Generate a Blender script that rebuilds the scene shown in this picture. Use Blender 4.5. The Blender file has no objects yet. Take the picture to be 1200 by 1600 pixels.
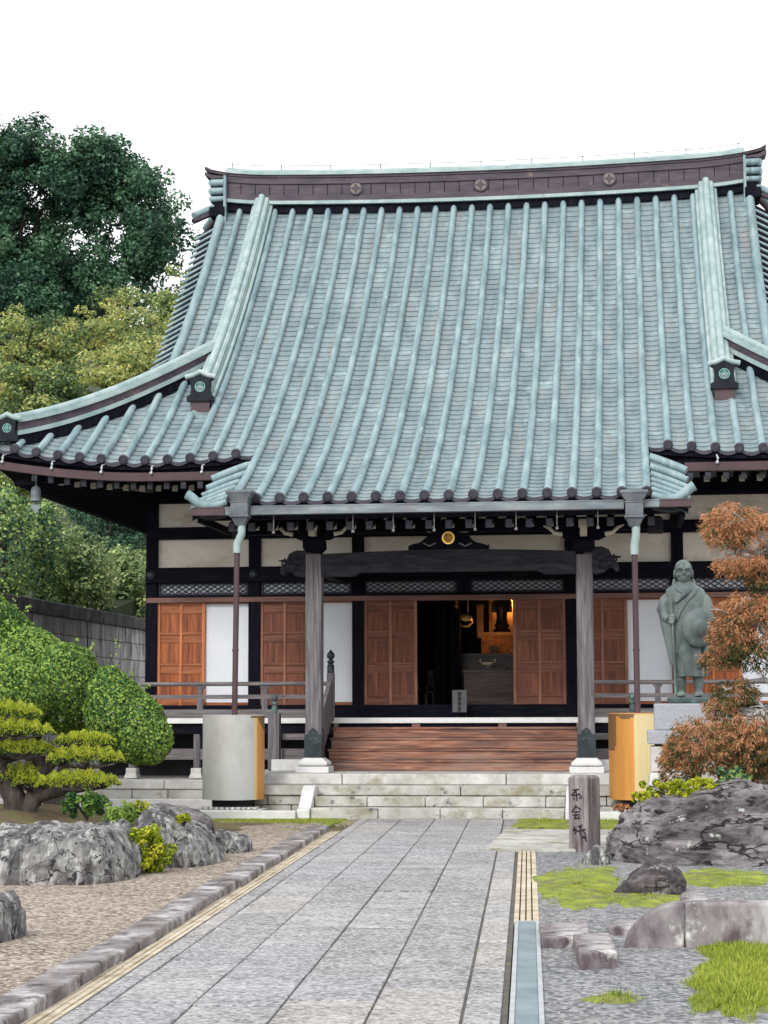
import bpy, math, random
import numpy as np
from mathutils import Vector, noise
from math import sin, cos, tan, atan, pi, sqrt, radians
random.seed(7); rng = np.random.default_rng(7)
SC = bpy.context.scene
COL = SC.collection

# ------------------------------------------------------------------ camera
FPX, EYE = 2970.0, 1.65
PITCH = atan(305/FPX); YAW = atan(385/FPX*cos(PITCH)); ROLL = 0.003
Fw = Vector((-sin(YAW)*cos(PITCH), cos(YAW)*cos(PITCH), sin(PITCH)))
Rt0 = Vector((cos(YAW), sin(YAW), 0)); Up0 = Rt0.cross(Fw)
Rt = Rt0*cos(ROLL) - Up0*sin(ROLL); Up = Up0*cos(ROLL) + Rt0*sin(ROLL)
cam = bpy.data.cameras.new('camera'); camo = bpy.data.objects.new('camera', cam); COL.objects.link(camo)
cam.sensor_fit = 'HORIZONTAL'; cam.sensor_width = 36; cam.lens = 36*FPX/1200
cam.clip_start = .1; cam.clip_end = 3000
from mathutils import Matrix
camo.matrix_world = Matrix(((Rt.x, Up.x, -Fw.x, 0), (Rt.y, Up.y, -Fw.y, 0), (Rt.z, Up.z, -Fw.z, EYE), (0, 0, 0, 1)))
SC.camera = camo

# ------------------------------------------------------------------ sky, sun, exposure
SUN_EL, SUN_AZ = 34, 196     # a thinly veiled sun behind and left of the viewer
W = bpy.data.worlds.new('World'); SC.world = W; W.use_nodes = True
nt = W.node_tree; nt.nodes.clear()
sky = nt.nodes.new('ShaderNodeTexSky'); sky.sky_type = 'NISHITA'; sky.sun_disc = False
sky.sun_elevation = radians(SUN_EL); sky.sun_rotation = radians(SUN_AZ); sky.dust_density = 6; sky.air_density = 1.0; sky.ozone_density = 1
hs = nt.nodes.new('ShaderNodeHueSaturation'); hs.inputs['Saturation'].default_value = .22
bg = nt.nodes.new('ShaderNodeBackground'); bg.inputs['Strength'].default_value = .15
wo = nt.nodes.new('ShaderNodeOutputWorld')
veil = nt.nodes.new('ShaderNodeMix'); veil.data_type = 'RGBA'; veil.inputs['Factor'].default_value = .8   # an even layer of white cloud
veil.inputs['B'].default_value = (8.6, 8.75, 8.9, 1)
nt.links.new(sky.outputs[0], hs.inputs['Color']); nt.links.new(hs.outputs[0], veil.inputs['A']); nt.links.new(veil.outputs['Result'], bg.inputs[0]); nt.links.new(bg.outputs[0], wo.inputs[0])
sl = bpy.data.lights.new('sun', 'SUN'); sl.energy = 1.4; sl.angle = radians(18); sl.color = (1, .965, .92)
so = bpy.data.objects.new('sun', sl); COL.objects.link(so)
sd = Vector((sin(radians(SUN_AZ))*cos(radians(SUN_EL)), cos(radians(SUN_AZ))*cos(radians(SUN_EL)), sin(radians(SUN_EL))))
so.rotation_euler = sd.to_track_quat('Z', 'Y').to_euler()
SC.view_settings.view_transform = 'Standard'; SC.view_settings.look = 'None'
SC.view_settings.exposure = 0.45; SC.view_settings.gamma = 1

# ------------------------------------------------------------------ measuring helpers
def ray(u, v): return Fw + Rt*((u-600)/FPX) + Up*((800-v)/FPX)
def P(u, v, Y):
    d = ray(u, v); t = Y/d.y; return (d.x*t, EYE+d.z*t)
def PX(u, Y, v=1000): return P(u, v, Y)[0]
def PZ(v, Y, u=600): return P(u, v, Y)[1]
def G(u, v, z=0.0):
    d = ray(u, v); t = (z-EYE)/d.z; return (d.x*t, d.y*t)

# ------------------------------------------------------------------ object helpers
def origin(o):
    x = Vector((0, 0, 0))
    while o is not None: x += o.location; o = o.parent
    return x
def tag(o, label=None, cat=None, group=None, kind=None):
    if label: o['label'] = label
    if cat: o['category'] = cat
    if group: o['group'] = group
    if kind: o['kind'] = kind
    return o
def thing(name, label, cat, loc, group=None):
    o = bpy.data.objects.new(name, None); COL.objects.link(o); o.location = loc
    o.empty_display_size = .2
    return tag(o, label, cat, group)
class MB:
    def __init__(s): s.v = []; s.f = []; s.m = []; s.sm = []
    def add(s, vs, fs, m=0, smooth=False):
        b = len(s.v); s.v += [tuple(x) for x in vs]
        for f in fs: s.f.append(tuple(b+i for i in f)); s.m.append(m); s.sm.append(smooth)
        return s
    def box(s, x0, x1, y0, y1, z0, z1, m=0):
        return s.add([(x0,y0,z0),(x1,y0,z0),(x1,y1,z0),(x0,y1,z0),(x0,y0,z1),(x1,y0,z1),(x1,y1,z1),(x0,y1,z1)],
              [(3,2,1,0),(4,5,6,7),(0,1,5,4),(1,2,6,5),(2,3,7,6),(3,0,4,7)], m)
    def hexa(s, p, m=0):     # 8 corners: bottom 4 ccw, top 4 ccw
        return s.add(p, [(3,2,1,0),(4,5,6,7),(0,1,5,4),(1,2,6,5),(2,3,7,6),(3,0,4,7)], m)
    def bar(s, a, b, w, h, m=0, up=(0,0,1)):
        a = Vector(a); b = Vector(b); d = (b-a).normalized(); up = Vector(up)
        if abs(d.dot(up)) > .98: up = Vector((0,1,0))
        r = d.cross(up).normalized()*w/2; q = r.cross(d).normalized()*h/2
        return s.hexa([a-r-q, a+r-q, b+r-q, b-r-q, a-r+q, a+r+q, b+r+q, b-r+q], m)
    def tube(s, pts, rad, n=10, m=0, cap=True, smooth=True, mcap=None):
        pts = [Vector(p) for p in pts]; k = len(pts)
        if not hasattr(rad, '__len__'): rad = [rad]*k
        rings = []; prev = None
        for i, p in enumerate(pts):
            d = (pts[min(i+1,k-1)]-pts[max(i-1,0)]).normalized()
            if prev is None:
                a = Vector((0,0,1)) if abs(d.z) < .9 else Vector((0,1,0))
                r = d.cross(a).normalized()
            else: r = (prev - d*prev.dot(d)).normalized()
            prev = r; q = r.cross(d)
            rings.append([p+(r*cos(2*pi*j/n)+q*sin(2*pi*j/n))*rad[i] for j in range(n)])
        vs = [x for g in rings for x in g]; fs = []
        for i in range(k-1):
            for j in range(n): fs.append((i*n+j, i*n+(j+1)%n, (i+1)*n+(j+1)%n, (i+1)*n+j))
        s.add(vs, fs, m, smooth)
        if cap:
            s.add(rings[0], [tuple(range(n))], m if mcap is None else mcap)
            s.add(rings[-1], [tuple(reversed(range(n)))], m if mcap is None else mcap)
        return s
    def lathe(s, prof, c, n=24, m=0, sx=1, sy=1, smooth=True, rot=0):
        vs = []; k = len(prof)
        for r, z in prof:
            for j in range(n):
                a = 2*pi*j/n+rot; vs.append((c[0]+r*cos(a)*sx, c[1]+r*sin(a)*sy, c[2]+z))
        fs = [(i*n+j, i*n+(j+1)%n, (i+1)*n+(j+1)%n, (i+1)*n+j) for i in range(k-1) for j in range(n)]
        s.add(vs, fs, m, smooth)
        s.add(vs[:n], [tuple(reversed(range(n)))], m); s.add(vs[-n:], [tuple(range(n))], m)
        return s
    def prism(s, poly, y0, y1, m=0):   # poly in XZ, extruded along Y
        n = len(poly); vs = [(x,y0,z) for x,z in poly]+[(x,y1,z) for x,z in poly]
        fs = [tuple(range(n)), tuple(reversed(range(n,2*n)))]+[(i, i+n, (i+1)%n+n, (i+1)%n) for i in range(n)]
        return s.add(vs, fs, m)
    def sweep(s, path, prof, m=0, frames=None, cap=True, closed=True, mats=None):
        # path: points; frames: list of (side, up) vectors; prof: (a,b) offsets
        k = len(path); n = len(prof); vs = []
        for i in range(k):
            p = Vector(path[i]); a, b = frames[i]
            for (x, y) in prof: vs.append(p+Vector(a)*x+Vector(b)*y)
        base = len(s.v); s.v += [tuple(x) for x in vs]
        for i in range(k-1):
            for j in range(n if closed else n-1):
                s.f.append((base+i*n+j, base+i*n+(j+1)%n, base+(i+1)*n+(j+1)%n, base+(i+1)*n+j))
                s.m.append(m if mats is None else mats[j]); s.sm.append(False)
        if cap and closed:
            s.f.append(tuple(base+j for j in range(n))); s.m.append(m); s.sm.append(False)
            s.f.append(tuple(base+(k-1)*n+j for j in reversed(range(n)))); s.m.append(m); s.sm.append(False)
        return s
    def grid(s, A, m=0, smooth=True):  # A[i][j] points
        k = len(A); n = len(A[0]); vs = [p for r in A for p in r]
        return s.add(vs, [(i*n+j, i*n+j+1, (i+1)*n+j+1, (i+1)*n+j) for i in range(k-1) for j in range(n-1)], m, smooth)
    def ball(s, c, r, m=0, n=12, k=8):
        if not hasattr(r, '__len__'): r = (r,r,r)
        vs = []; fs = []
        for i in range(k+1):
            t = pi*i/k
            for j in range(n):
                a = 2*pi*j/n; vs.append((c[0]+r[0]*sin(t)*cos(a), c[1]+r[1]*sin(t)*sin(a), c[2]+r[2]*cos(t)))
        for i in range(k):
            for j in range(n): fs.append((i*n+j, (i+1)*n+j, (i+1)*n+(j+1)%n, i*n+(j+1)%n))
        return s.add(vs, fs, m, True)
    def build(s, name, mats, parent=None, bevel=None, loc=None, fix=False):
        o0 = origin(parent) if parent else Vector((0,0,0))
        if loc is not None: o0 = o0 + Vector(loc) if parent else Vector(loc)
        elif parent is None and s.v:
            A = np.array(s.v); o0 = Vector(((A[:,0].min()+A[:,0].max())/2, (A[:,1].min()+A[:,1].max())/2, A[:,2].min()))
        me = bpy.data.meshes.new(name)
        me.from_pydata([(x-o0.x, y-o0.y, z-o0.z) for x,y,z in s.v], [], s.f)
        if not isinstance(mats, (list, tuple)): mats = [mats]
        for q in mats: me.materials.append(q)
        me.polygons.foreach_set('material_index', s.m); me.polygons.foreach_set('use_smooth', s.sm)
        if fix:
            import bmesh
            b = bmesh.new(); b.from_mesh(me); bmesh.ops.remove_doubles(b, verts=b.verts, dist=1e-5)
            bmesh.ops.recalc_face_normals(b, faces=b.faces); b.to_mesh(me); b.free()
        me.update()
        o = bpy.data.objects.new(name, me); COL.objects.link(o)
        if parent: o.parent = parent; o.location = loc if loc is not None else (0,0,0)
        else: o.location = o0
        if bevel:
            md = o.modifiers.new('bevel', 'BEVEL'); md.width = bevel; md.segments = 2; md.limit_method = 'ANGLE'; md.angle_limit = radians(40)
        return o
def dup(o, loc, parent=None):
    c = o.copy(); COL.objects.link(c); c.location = loc
    if parent: c.parent = parent
    for k in o.children:
        d = k.copy(); COL.objects.link(d); d.parent = c
    return c

# ------------------------------------------------------------------ materials
def rgb(c): return (c[0], c[1], c[2], 1)
def M(name, cols, scale=3., stretch=(1,1,1), rough=.75, bump=.25, bscale=None, spots=None, spots2=None, metal=0, detail=8, dist=.01, band=None, attr=None, trans=0, spec=.3, warp=0):
    m = bpy.data.materials.new(name); m.use_nodes = True; n = m.node_tree; N = n.nodes; L = n.links
    b = N['Principled BSDF']; b.inputs['Roughness'].default_value = rough; b.inputs['Metallic'].default_value = metal
    b.inputs['Specular IOR Level'].default_value = spec
    tc = N.new('ShaderNodeTexCoord'); mp = N.new('ShaderNodeMapping'); mp.inputs['Scale'].default_value = stretch
    L.new(tc.outputs['Object'], mp.inputs[0])
    no = N.new('ShaderNodeTexNoise'); no.inputs['Scale'].default_value = scale; no.inputs['Detail'].default_value = detail; no.inputs['Roughness'].default_value = .62
    no.inputs['Distortion'].default_value = warp
    L.new(mp.outputs[0], no.inputs['Vector'])
    cr = N.new('ShaderNodeValToRGB'); el = cr.color_ramp.elements
    k = len(cols)
    for i, c in enumerate(cols):
        pos = .33+.34*i/max(1,k-1)
        if i < 2: e = el[i]; e.position = pos
        else: e = el.new(pos)
        e.color = rgb(c)
    if k == 1: el[1].color = rgb(cols[0])
    fac = no.outputs[0]
    if attr:
        at = N.new('ShaderNodeAttribute'); at.attribute_name = attr
        mx = N.new('ShaderNodeMath'); mx.operation = 'ADD'
        ml = N.new('ShaderNodeMath'); ml.operation = 'MULTIPLY_ADD'; ml.inputs[1].default_value = .5; ml.inputs[2].default_value = .25
        L.new(fac, ml.inputs[0]); L.new(ml.outputs[0], mx.inputs[0]); L.new(at.outputs['Fac'], mx.inputs[1]); fac = mx.outputs[0]
    L.new(fac, cr.inputs[0]); col = cr.outputs[0]
    for sp in (spots, spots2):
        if sp:
            sc, th, soft, c = sp[:4]; st = sp[4] if len(sp) > 4 else (1,1,1)
            mp2 = N.new('ShaderNodeMapping'); mp2.inputs['Scale'].default_value = st; mp2.inputs['Location'].default_value = (3.1, 1.7, .3)
            L.new(tc.outputs['Object'], mp2.inputs[0])
            n2 = N.new('ShaderNodeTexNoise'); n2.inputs['Scale'].default_value = sc; n2.inputs['Detail'].default_value = 9; n2.inputs['Roughness'].default_value = .68
            L.new(mp2.outputs[0], n2.inputs['Vector'])
            mr = N.new('ShaderNodeMapRange'); mr.inputs['From Min'].default_value = th-soft; mr.inputs['From Max'].default_value = th+soft
            L.new(n2.outputs[0], mr.inputs['Value'])
            mm = N.new('ShaderNodeMix'); mm.data_type = 'RGBA'; mm.inputs['B'].default_value = rgb(c)
            L.new(mr.outputs[0], mm.inputs['Factor']); L.new(col, mm.inputs['A']); col = mm.outputs['Result']
    L.new(col, b.inputs['Base Color'])
    if bump:
        nb = N.new('ShaderNodeTexNoise'); nb.inputs['Scale'].default_value = bscale or scale*3; nb.inputs['Detail'].default_value = 8
        L.new(mp.outputs[0], nb.inputs['Vector'])
        bp = N.new('ShaderNodeBump'); bp.inputs['Strength'].default_value = bump; bp.inputs['Distance'].default_value = dist
        L.new(nb.outputs[0], bp.inputs['Height']); L.new(bp.outputs[0], b.inputs['Normal'])
    if trans:
        tr = N.new('ShaderNodeBsdfTranslucent'); L.new(col, tr.inputs[0]); ms = N.new('ShaderNodeMixShader'); ms.inputs[0].default_value = trans
        out = N['Material Output']; L.new(b.outputs[0], ms.inputs[1]); L.new(tr.outputs[0], ms.inputs[2]); L.new(ms.outputs[0], out.inputs[0])
    return m
def emit(name, c, s):
    m = bpy.data.materials.new(name); m.use_nodes = True; b = m.node_tree.nodes['Principled BSDF']
    b.inputs['Base Color'].default_value = rgb(c); b.inputs['Emission Color'].default_value = rgb(c); b.inputs['Emission Strength'].default_value = s; return m
def voro(m, scale, cols, fac=.6, bump=.4, dist=.01):
    """adds grain of single stones (cells) on top of a material"""
    n = m.node_tree; N = n.nodes; L = n.links; b = N['Principled BSDF']
    tc = N.new('ShaderNodeTexCoord'); vo = N.new('ShaderNodeTexVoronoi'); vo.inputs['Scale'].default_value = scale
    L.new(tc.outputs['Object'], vo.inputs['Vector'])
    sep = N.new('ShaderNodeSeparateColor'); L.new(vo.outputs['Color'], sep.inputs[0])
    cr = N.new('ShaderNodeValToRGB'); cr.color_ramp.interpolation = 'LINEAR'
    for i, c in enumerate(cols):
        e = cr.color_ramp.elements[i] if i < 2 else cr.color_ramp.elements.new(0)
        e.color = rgb(c)
    for i, e in enumerate(cr.color_ramp.elements): e.position = i/(len(cols)-1)
    L.new(sep.outputs[0], cr.inputs[0])
    src = b.inputs['Base Color'].links[0].from_socket
    mm = N.new('ShaderNodeMix'); mm.data_type = 'RGBA'; mm.inputs['Factor'].default_value = fac
    L.new(src, mm.inputs['A']); L.new(cr.outputs[0], mm.inputs['B']); L.new(mm.outputs['Result'], b.inputs['Base Color'])
    bp = N.new('ShaderNodeBump'); bp.inputs['Strength'].default_value = bump; bp.inputs['Distance'].default_value = dist; bp.invert = True
    L.new(vo.outputs['Distance'], bp.inputs['Height'])
    if b.inputs['Normal'].links: L.new(b.inputs['Normal'].links[0].from_socket, bp.inputs['Normal'])
    L.new(bp.outputs[0], b.inputs['Normal'])
    return m
def cracks(m, scale=2.2, stretch=(1,1,1.3), w=.022, col=(.02,.018,.02)):
    """irregular dark crevices over a rock"""
    n = m.node_tree; N = n.nodes; L = n.links; b = N['Principled BSDF']
    tc = N.new('ShaderNodeTexCoord'); mp = N.new('ShaderNodeMapping'); mp.inputs['Scale'].default_value = stretch; L.new(tc.outputs['Object'], mp.inputs[0])
    no = N.new('ShaderNodeTexNoise'); no.inputs['Scale'].default_value = 3.5; no.inputs['Detail'].default_value = 6; L.new(mp.outputs[0], no.inputs['Vector'])
    va = N.new('ShaderNodeVectorMath'); va.operation = 'MULTIPLY_ADD'; va.inputs[1].default_value = (.7,.7,.7); L.new(no.outputs['Color'], va.inputs[0]); L.new(mp.outputs[0], va.inputs[2])
    vo = N.new('ShaderNodeTexVoronoi'); vo.feature = 'DISTANCE_TO_EDGE'; vo.inputs['Scale'].default_value = scale; L.new(va.outputs[0], vo.inputs['Vector'])
    n2 = N.new('ShaderNodeTexNoise'); n2.inputs['Scale'].default_value = 2; L.new(mp.outputs[0], n2.inputs['Vector'])
    mw = N.new('ShaderNodeMapRange'); mw.inputs['From Min'].default_value = .44; mw.inputs['From Max'].default_value = .64; mw.inputs['To Min'].default_value = .0005; mw.inputs['To Max'].default_value = w*1.6; L.new(n2.outputs[0], mw.inputs['Value'])
    dv = N.new('ShaderNodeMath'); dv.operation = 'DIVIDE'; dv.use_clamp = True; L.new(vo.outputs['Distance'], dv.inputs[0]); L.new(mw.outputs[0], dv.inputs[1])
    mm = N.new('ShaderNodeMix'); mm.data_type = 'RGBA'; mm.inputs['A'].default_value = rgb(col)
    src = b.inputs['Base Color'].links[0].from_socket; L.new(dv.outputs[0], mm.inputs['Factor']); L.new(src, mm.inputs['B']); L.new(mm.outputs['Result'], b.inputs['Base Color'])
    bp = N.new('ShaderNodeBump'); bp.inputs['Strength'].default_value = .9; bp.inputs['Distance'].default_value = .05; L.new(dv.outputs[0], bp.inputs['Height'])
    if b.inputs['Normal'].links: L.new(b.inputs['Normal'].links[0].from_socket, bp.inputs['Normal'])
    L.new(bp.outputs[0], b.inputs['Normal'])
T = {}
T['roll']   = M('patina_roll', [(.135,.21,.235),(.20,.285,.31),(.265,.345,.365)], 2.6, (2.5,.6,.6), .55, .15, 30, spots=(2.4,.60,.09,(.12,.175,.18),(2.5,.35,.35)), spots2=(5,.64,.05,(.30,.39,.39),(2,.5,.5)), spec=.3)
T['pan']    = M('patina_pan', [(.12,.17,.19),(.175,.23,.25),(.235,.29,.305)], 1.6, (2.5,.6,.6), .5, .2, 20, spots=(1.3,.63,.10,(.23,.21,.20),(3,.5,.5)), spots2=(2.3,.62,.06,(.27,.36,.37)), spec=.3)
T['capend'] = M('oxide_cap', [(.035,.034,.048),(.065,.063,.082)], 6, rough=.7)
T['ridge']  = M('ridge_brown', [(.038,.028,.042),(.06,.046,.062),(.085,.065,.075)], 3, (.6,1,3), .6, .2, spots=(4,.66,.05,(.16,.11,.1)))
T['light']  = M('patina_pale', [(.19,.275,.28),(.265,.35,.35),(.35,.42,.42)], 3, rough=.5, bump=.15, spots=(6,.66,.06,(.2,.22,.22)))
T['oni']    = M('dark_patina', [(.005,.007,.012),(.013,.018,.024)], 5, rough=.6, spec=.15)
T['green']  = M('verdigris', [(.10,.24,.23),(.2,.38,.36)], 9, rough=.6)
T['medal']  = M('medallion_bronze', [(.13,.10,.09),(.22,.18,.16)], 8, rough=.6)
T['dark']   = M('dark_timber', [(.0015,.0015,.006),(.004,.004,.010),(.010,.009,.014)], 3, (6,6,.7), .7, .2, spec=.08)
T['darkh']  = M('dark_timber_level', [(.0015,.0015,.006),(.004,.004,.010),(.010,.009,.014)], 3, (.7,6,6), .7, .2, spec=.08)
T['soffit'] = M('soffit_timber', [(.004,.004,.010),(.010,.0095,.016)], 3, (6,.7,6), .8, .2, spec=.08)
T['greyw']  = M('weathered_pillar', [(.065,.056,.064),(.125,.113,.125),(.205,.19,.205)], 2.6, (9,9,.55), .8, .5, 5, spots=(1.6,.62,.06,(.10,.09,.105),(5,5,.3)), warp=.6)
T['greyh']  = M('weathered_rail', [(.09,.08,.083),(.15,.135,.14),(.23,.21,.215)], 2.6, (.6,9,9), .8, .4, 5)
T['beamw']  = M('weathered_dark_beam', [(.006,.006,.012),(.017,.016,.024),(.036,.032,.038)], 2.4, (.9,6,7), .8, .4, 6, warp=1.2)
T['door']   = M('red_cedar', [(.15,.037,.012),(.29,.08,.024),(.42,.135,.045)], 2.2, (10,10,.7), .5, .2, 8, spots=(1.5,.60,.08,(.13,.04,.02),(6,6,.35)))
T['doorF']  = M('cedar_frame', [(.30,.09,.03),(.46,.155,.055),(.56,.21,.085)], 2.2, (8,8,.6), .5, .2, 8)
T['door2F'] = M('shaded_cedar_frame', [(.17,.068,.043),(.26,.108,.07),(.33,.15,.10)], 2.2, (8,8,.6), .55, .2, 8)  # same cedar frame, canopy shade painted into its tone
T['doorh']  = M('red_cedar_level', [(.17,.050,.02),(.30,.095,.035),(.40,.145,.058)], 2.2, (.7,10,10), .5, .2, 8)
T['door2']  = M('shaded_cedar', [(.09,.027,.014),(.165,.052,.027),(.24,.085,.046)], 2.2, (10,10,.7), .55, .2, 8, spots=(1.5,.60,.08,(.10,.036,.024),(6,6,.35)))  # darker copy of the red cedar: shade under the canopy put into the colour
T['door2h'] = M('shaded_cedar_level', [(.10,.035,.021),(.17,.062,.037),(.24,.098,.06)], 2.2, (.7,10,10), .55, .2, 8)  # level-grain cedar with the canopy shade painted in
T['head']   = M('lintel_wood', [(.10,.05,.045),(.17,.09,.075),(.23,.13,.11)], 2, (.6,9,9), .65, .3, 7)
T['paper']  = M('white_panel', [(.62,.65,.70),(.68,.70,.75)], 2, rough=.7, bump=.06, bscale=60)
T['plaster']= M('cream_plaster', [(.60,.54,.47),(.72,.66,.59),(.78,.73,.67)], 1.4, (1,1,1.6), .9, .15, 30, spots=(1.1,.62,.1,(.48,.38,.28),(1,1,2)))
T['stair']  = M('worn_stair_wood', [(.05,.032,.034),(.17,.075,.052),(.31,.14,.088),(.40,.235,.17)], 2.2, (.5,5,8), .7, .6, 5, spots=(1.1,.58,.09,(.085,.06,.06),(.45,3,4)), spots2=(1.0,.58,.10,(.25,.17,.14),(.5,3,5)), warp=1.0)
T['edge']   = M('floor_edge_white', [(.62,.62,.62),(.75,.75,.74)], 5, rough=.7, bump=.1)
T['stone']  = M('pale_granite', [(.36,.35,.33),(.48,.475,.455),(.58,.58,.565)], 3, rough=.85, bump=.3, bscale=40, spots=(1.7,.60,.09,(.27,.25,.19)), spots2=(9,.66,.04,(.20,.20,.19)))
T['stone2'] = M('step_granite', [(.30,.29,.265),(.40,.395,.37),(.50,.495,.475)], 2.5, rough=.85, bump=.35, bscale=40, spots=(1.9,.58,.09,(.22,.205,.13),(1,1,1.5)), spots2=(4.5,.63,.05,(.10,.10,.10),(1,1,1.6)))
T['stoneW'] = M('white_granite', [(.52,.52,.525),(.63,.63,.63)], 6, rough=.8, bump=.2, bscale=60, spots=(2.2,.66,.07,(.48,.46,.42)))
T['stoneG'] = M('grey_granite', [(.27,.28,.315),(.34,.35,.385)], 30, rough=.75, bump=.2, bscale=90)
T['groove'] = M('joint_soil', [(.07,.065,.06),(.13,.12,.11)], 6, rough=.95, spots=(2.5,.62,.06,(.13,.15,.03)))
for nm_, tn_ in (('path', (1,1,1)), ('pathB', (.82,.82,.83)), ('pathC', (1.10,1.06,1.0)), ('pathD', (.93,.92,.97))):
    q_ = lambda c: (c[0]*tn_[0], c[1]*tn_[1], c[2]*tn_[2])
    T[nm_] = M('paving_granite', [q_((.185,.178,.175)),q_((.262,.253,.248)),q_((.345,.335,.327))], 1.6, (.9,1.3,1), .85, .45, 30, spots=(1.9,.58,.07,q_((.135,.13,.13)),(.8,1.6,1)), spots2=(1.1,.62,.06,q_((.37,.36,.355)),(.7,1.5,1)))
    voro(T[nm_], 40, [(.06,.06,.07),q_((.21,.21,.22)),q_((.26,.255,.26)),(.55,.55,.56)], .5, .3, .005)
T['kerb']   = M('weathered_kerb', [(.08,.066,.066),(.175,.155,.155),(.30,.28,.28)], 3.4, rough=.9, bump=.7, bscale=22, spots=(3.4,.58,.06,(.42,.40,.405),(1,.8,1)), spots2=(6,.60,.05,(.055,.045,.05)))
T['strip']  = M('cream_strip', [(.30,.245,.165),(.45,.385,.29),(.55,.49,.395)], 4, rough=.85, bump=.2, bscale=30, spots=(3,.64,.06,(.30,.24,.18)))
T['steel']  = M('galvanised_grate', [(.20,.26,.29),(.30,.37,.40)], 3, rough=.45, bump=.1, metal=.35)
T['steelL'] = M('galvanised_frame', [(.34,.37,.38),(.46,.48,.49)], 5, rough=.5, bump=.1, metal=.2)
T['gravelL']= M('beige_gravel', [(.135,.104,.08),(.21,.172,.135),(.29,.245,.20)], 1.1, (.5,2.2,1), .95, .5, 20, spots=(.7,.55,.10,(.115,.07,.055),(.35,1.9,1)))
voro(T['gravelL'], 30, [(.07,.048,.04),(.20,.155,.125),(.27,.22,.18),(.62,.55,.47)], .6, .9, .025)
T['gravelR']= M('grey_gravel', [(.09,.094,.105),(.145,.148,.16),(.21,.21,.22)], 1.4, rough=.95, bump=.5, bscale=20, spots=(1.2,.60,.08,(.26,.22,.18),(.7,1.6,1)))
voro(T['gravelR'], 32, [(.045,.048,.055),(.13,.135,.145),(.17,.173,.185),(.45,.45,.45)], .6, .9, .02)
T['arch'] = M('curved_kerb_stone', [(.10,.085,.09),(.24,.222,.226),(.40,.385,.38)], 2.4, (1,1,.6), .9, .4, 22, spots=(2.2,.56,.07,(.09,.065,.075),(1.5,1,.7)), spots2=(3,.62,.05,(.60,.59,.57)))
T['forest'] = M('forest_floor', [(.012,.022,.010),(.03,.045,.016),(.05,.06,.025)], 1.2, rough=.95, bump=.8, bscale=8)
T['rainhead'] = M('dull_patina', [(.075,.085,.10),(.115,.13,.15),(.17,.19,.205)], 3, rough=.6, bump=.1)
T['soil']   = M('mossy_soil', [(.06,.045,.025),(.12,.09,.05),(.10,.11,.03)], 2.5, rough=.95, bump=.6, bscale=25)
T['rockL']  = M('pale_lichen_rock', [(.024,.022,.025),(.08,.078,.08),(.165,.163,.16),(.25,.25,.243)], 2.2, (1.6,1.3,.7), .9, 1, 10, spots=(4.5,.575,.07,(.40,.40,.385),(2.4,1.6,.8)), spots2=(6.5,.595,.025,(.028,.026,.03),(1.2,1.2,1)), dist=.05, warp=1.0)
T['rockR']  = M('purple_grey_rock', [(.03,.025,.028),(.10,.088,.094),(.185,.168,.175),(.27,.25,.256)], 2.0, (.75,1,2.0), .85, 1, 8, spots=(4.4,.64,.02,(.38,.40,.37)), spots2=(5.5,.60,.03,(.013,.010,.012),(.6,1,1.7)), dist=.07, warp=1.2)
T['rockS']  = M('brown_grey_rock', [(.022,.017,.02),(.06,.05,.053),(.14,.122,.126)], 3.4, (.8,1,2), .85, 1, 9, dist=.05, warp=1, spots=(6,.61,.03,(.24,.22,.22)))
cracks(T['rockL'], 2.6, (1.1,1,1.0), .016, (.035,.033,.035)); cracks(T['rockR'], 2.0, (.6,1,1.9), .04); cracks(T['rockS'], 3.0, (.6,1,1.8), .03)
T['wallst'] = M('stained_wall_stone', [(.22,.22,.23),(.40,.40,.415),(.58,.58,.59)], 1.5, (1.6,1.6,.6), .9, .5, 10, spots=(1.5,.53,.04,(.66,.66,.67),(1.7,1.7,.55)), spots2=(1.7,.60,.03,(.04,.04,.046),(2.2,2.2,.45)))
T['cope']   = M('stained_coping', [(.045,.044,.05),(.09,.09,.095),(.17,.17,.165)], 3, rough=.9, bump=.4)
T['bark']   = M('dark_bark', [(.018,.014,.013),(.045,.036,.032),(.08,.066,.06)], 5, (2,2,.6), .9, .9, 12, dist=.03)
T['barkP']  = M('pale_bark', [(.16,.15,.15),(.38,.37,.37),(.52,.51,.51)], 6, (2,2,.7), .9, .5, 14)
T['bronze'] = M('green_bronze', [(.05,.066,.068),(.098,.122,.12),(.15,.18,.175)], 3, (1,1,.6), .55, .25, 12, spots=(2.2,.60,.07,(.16,.245,.20),(1.4,1.4,.6)), spots2=(3.0,.60,.07,(.045,.058,.06),(1.5,1.5,.4)), metal=.1)
T['bronzeD']= M('dark_bronze', [(.03,.05,.05),(.07,.10,.10)], 6, rough=.5, bump=.2, spots=(4,.6,.06,(.13,.2,.19)))
T['shoe']   = M('pillar_shoe_metal', [(.012,.018,.022),(.03,.042,.048)], 6, rough=.45, bump=.2, spots=(3,.66,.07,(.06,.09,.09)))
T['pipe']   = M('brown_pipe', [(.055,.032,.038),(.08,.048,.054)], 3, (1,1,.4), .5, .08)
T['gut']    = M('gutter_patina', [(.085,.10,.12),(.14,.17,.19),(.23,.27,.285)], 2, (.7,3,3), .5, .1, spots=(2.4,.60,.08,(.17,.15,.16)))
T['gold']   = M('gold', [(.75,.45,.10),(.95,.66,.22)], 4, rough=.3, bump=.05, metal=.8)
T['goldD']  = M('gold_relief', [(.42,.2,.04),(.58,.32,.08)], 6, rough=.45, bump=.1, metal=.5)
T['raft']   = M('white_rafter_end', [(.50,.46,.40),(.64,.60,.53)], 6, rough=.85, bump=.1)
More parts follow.
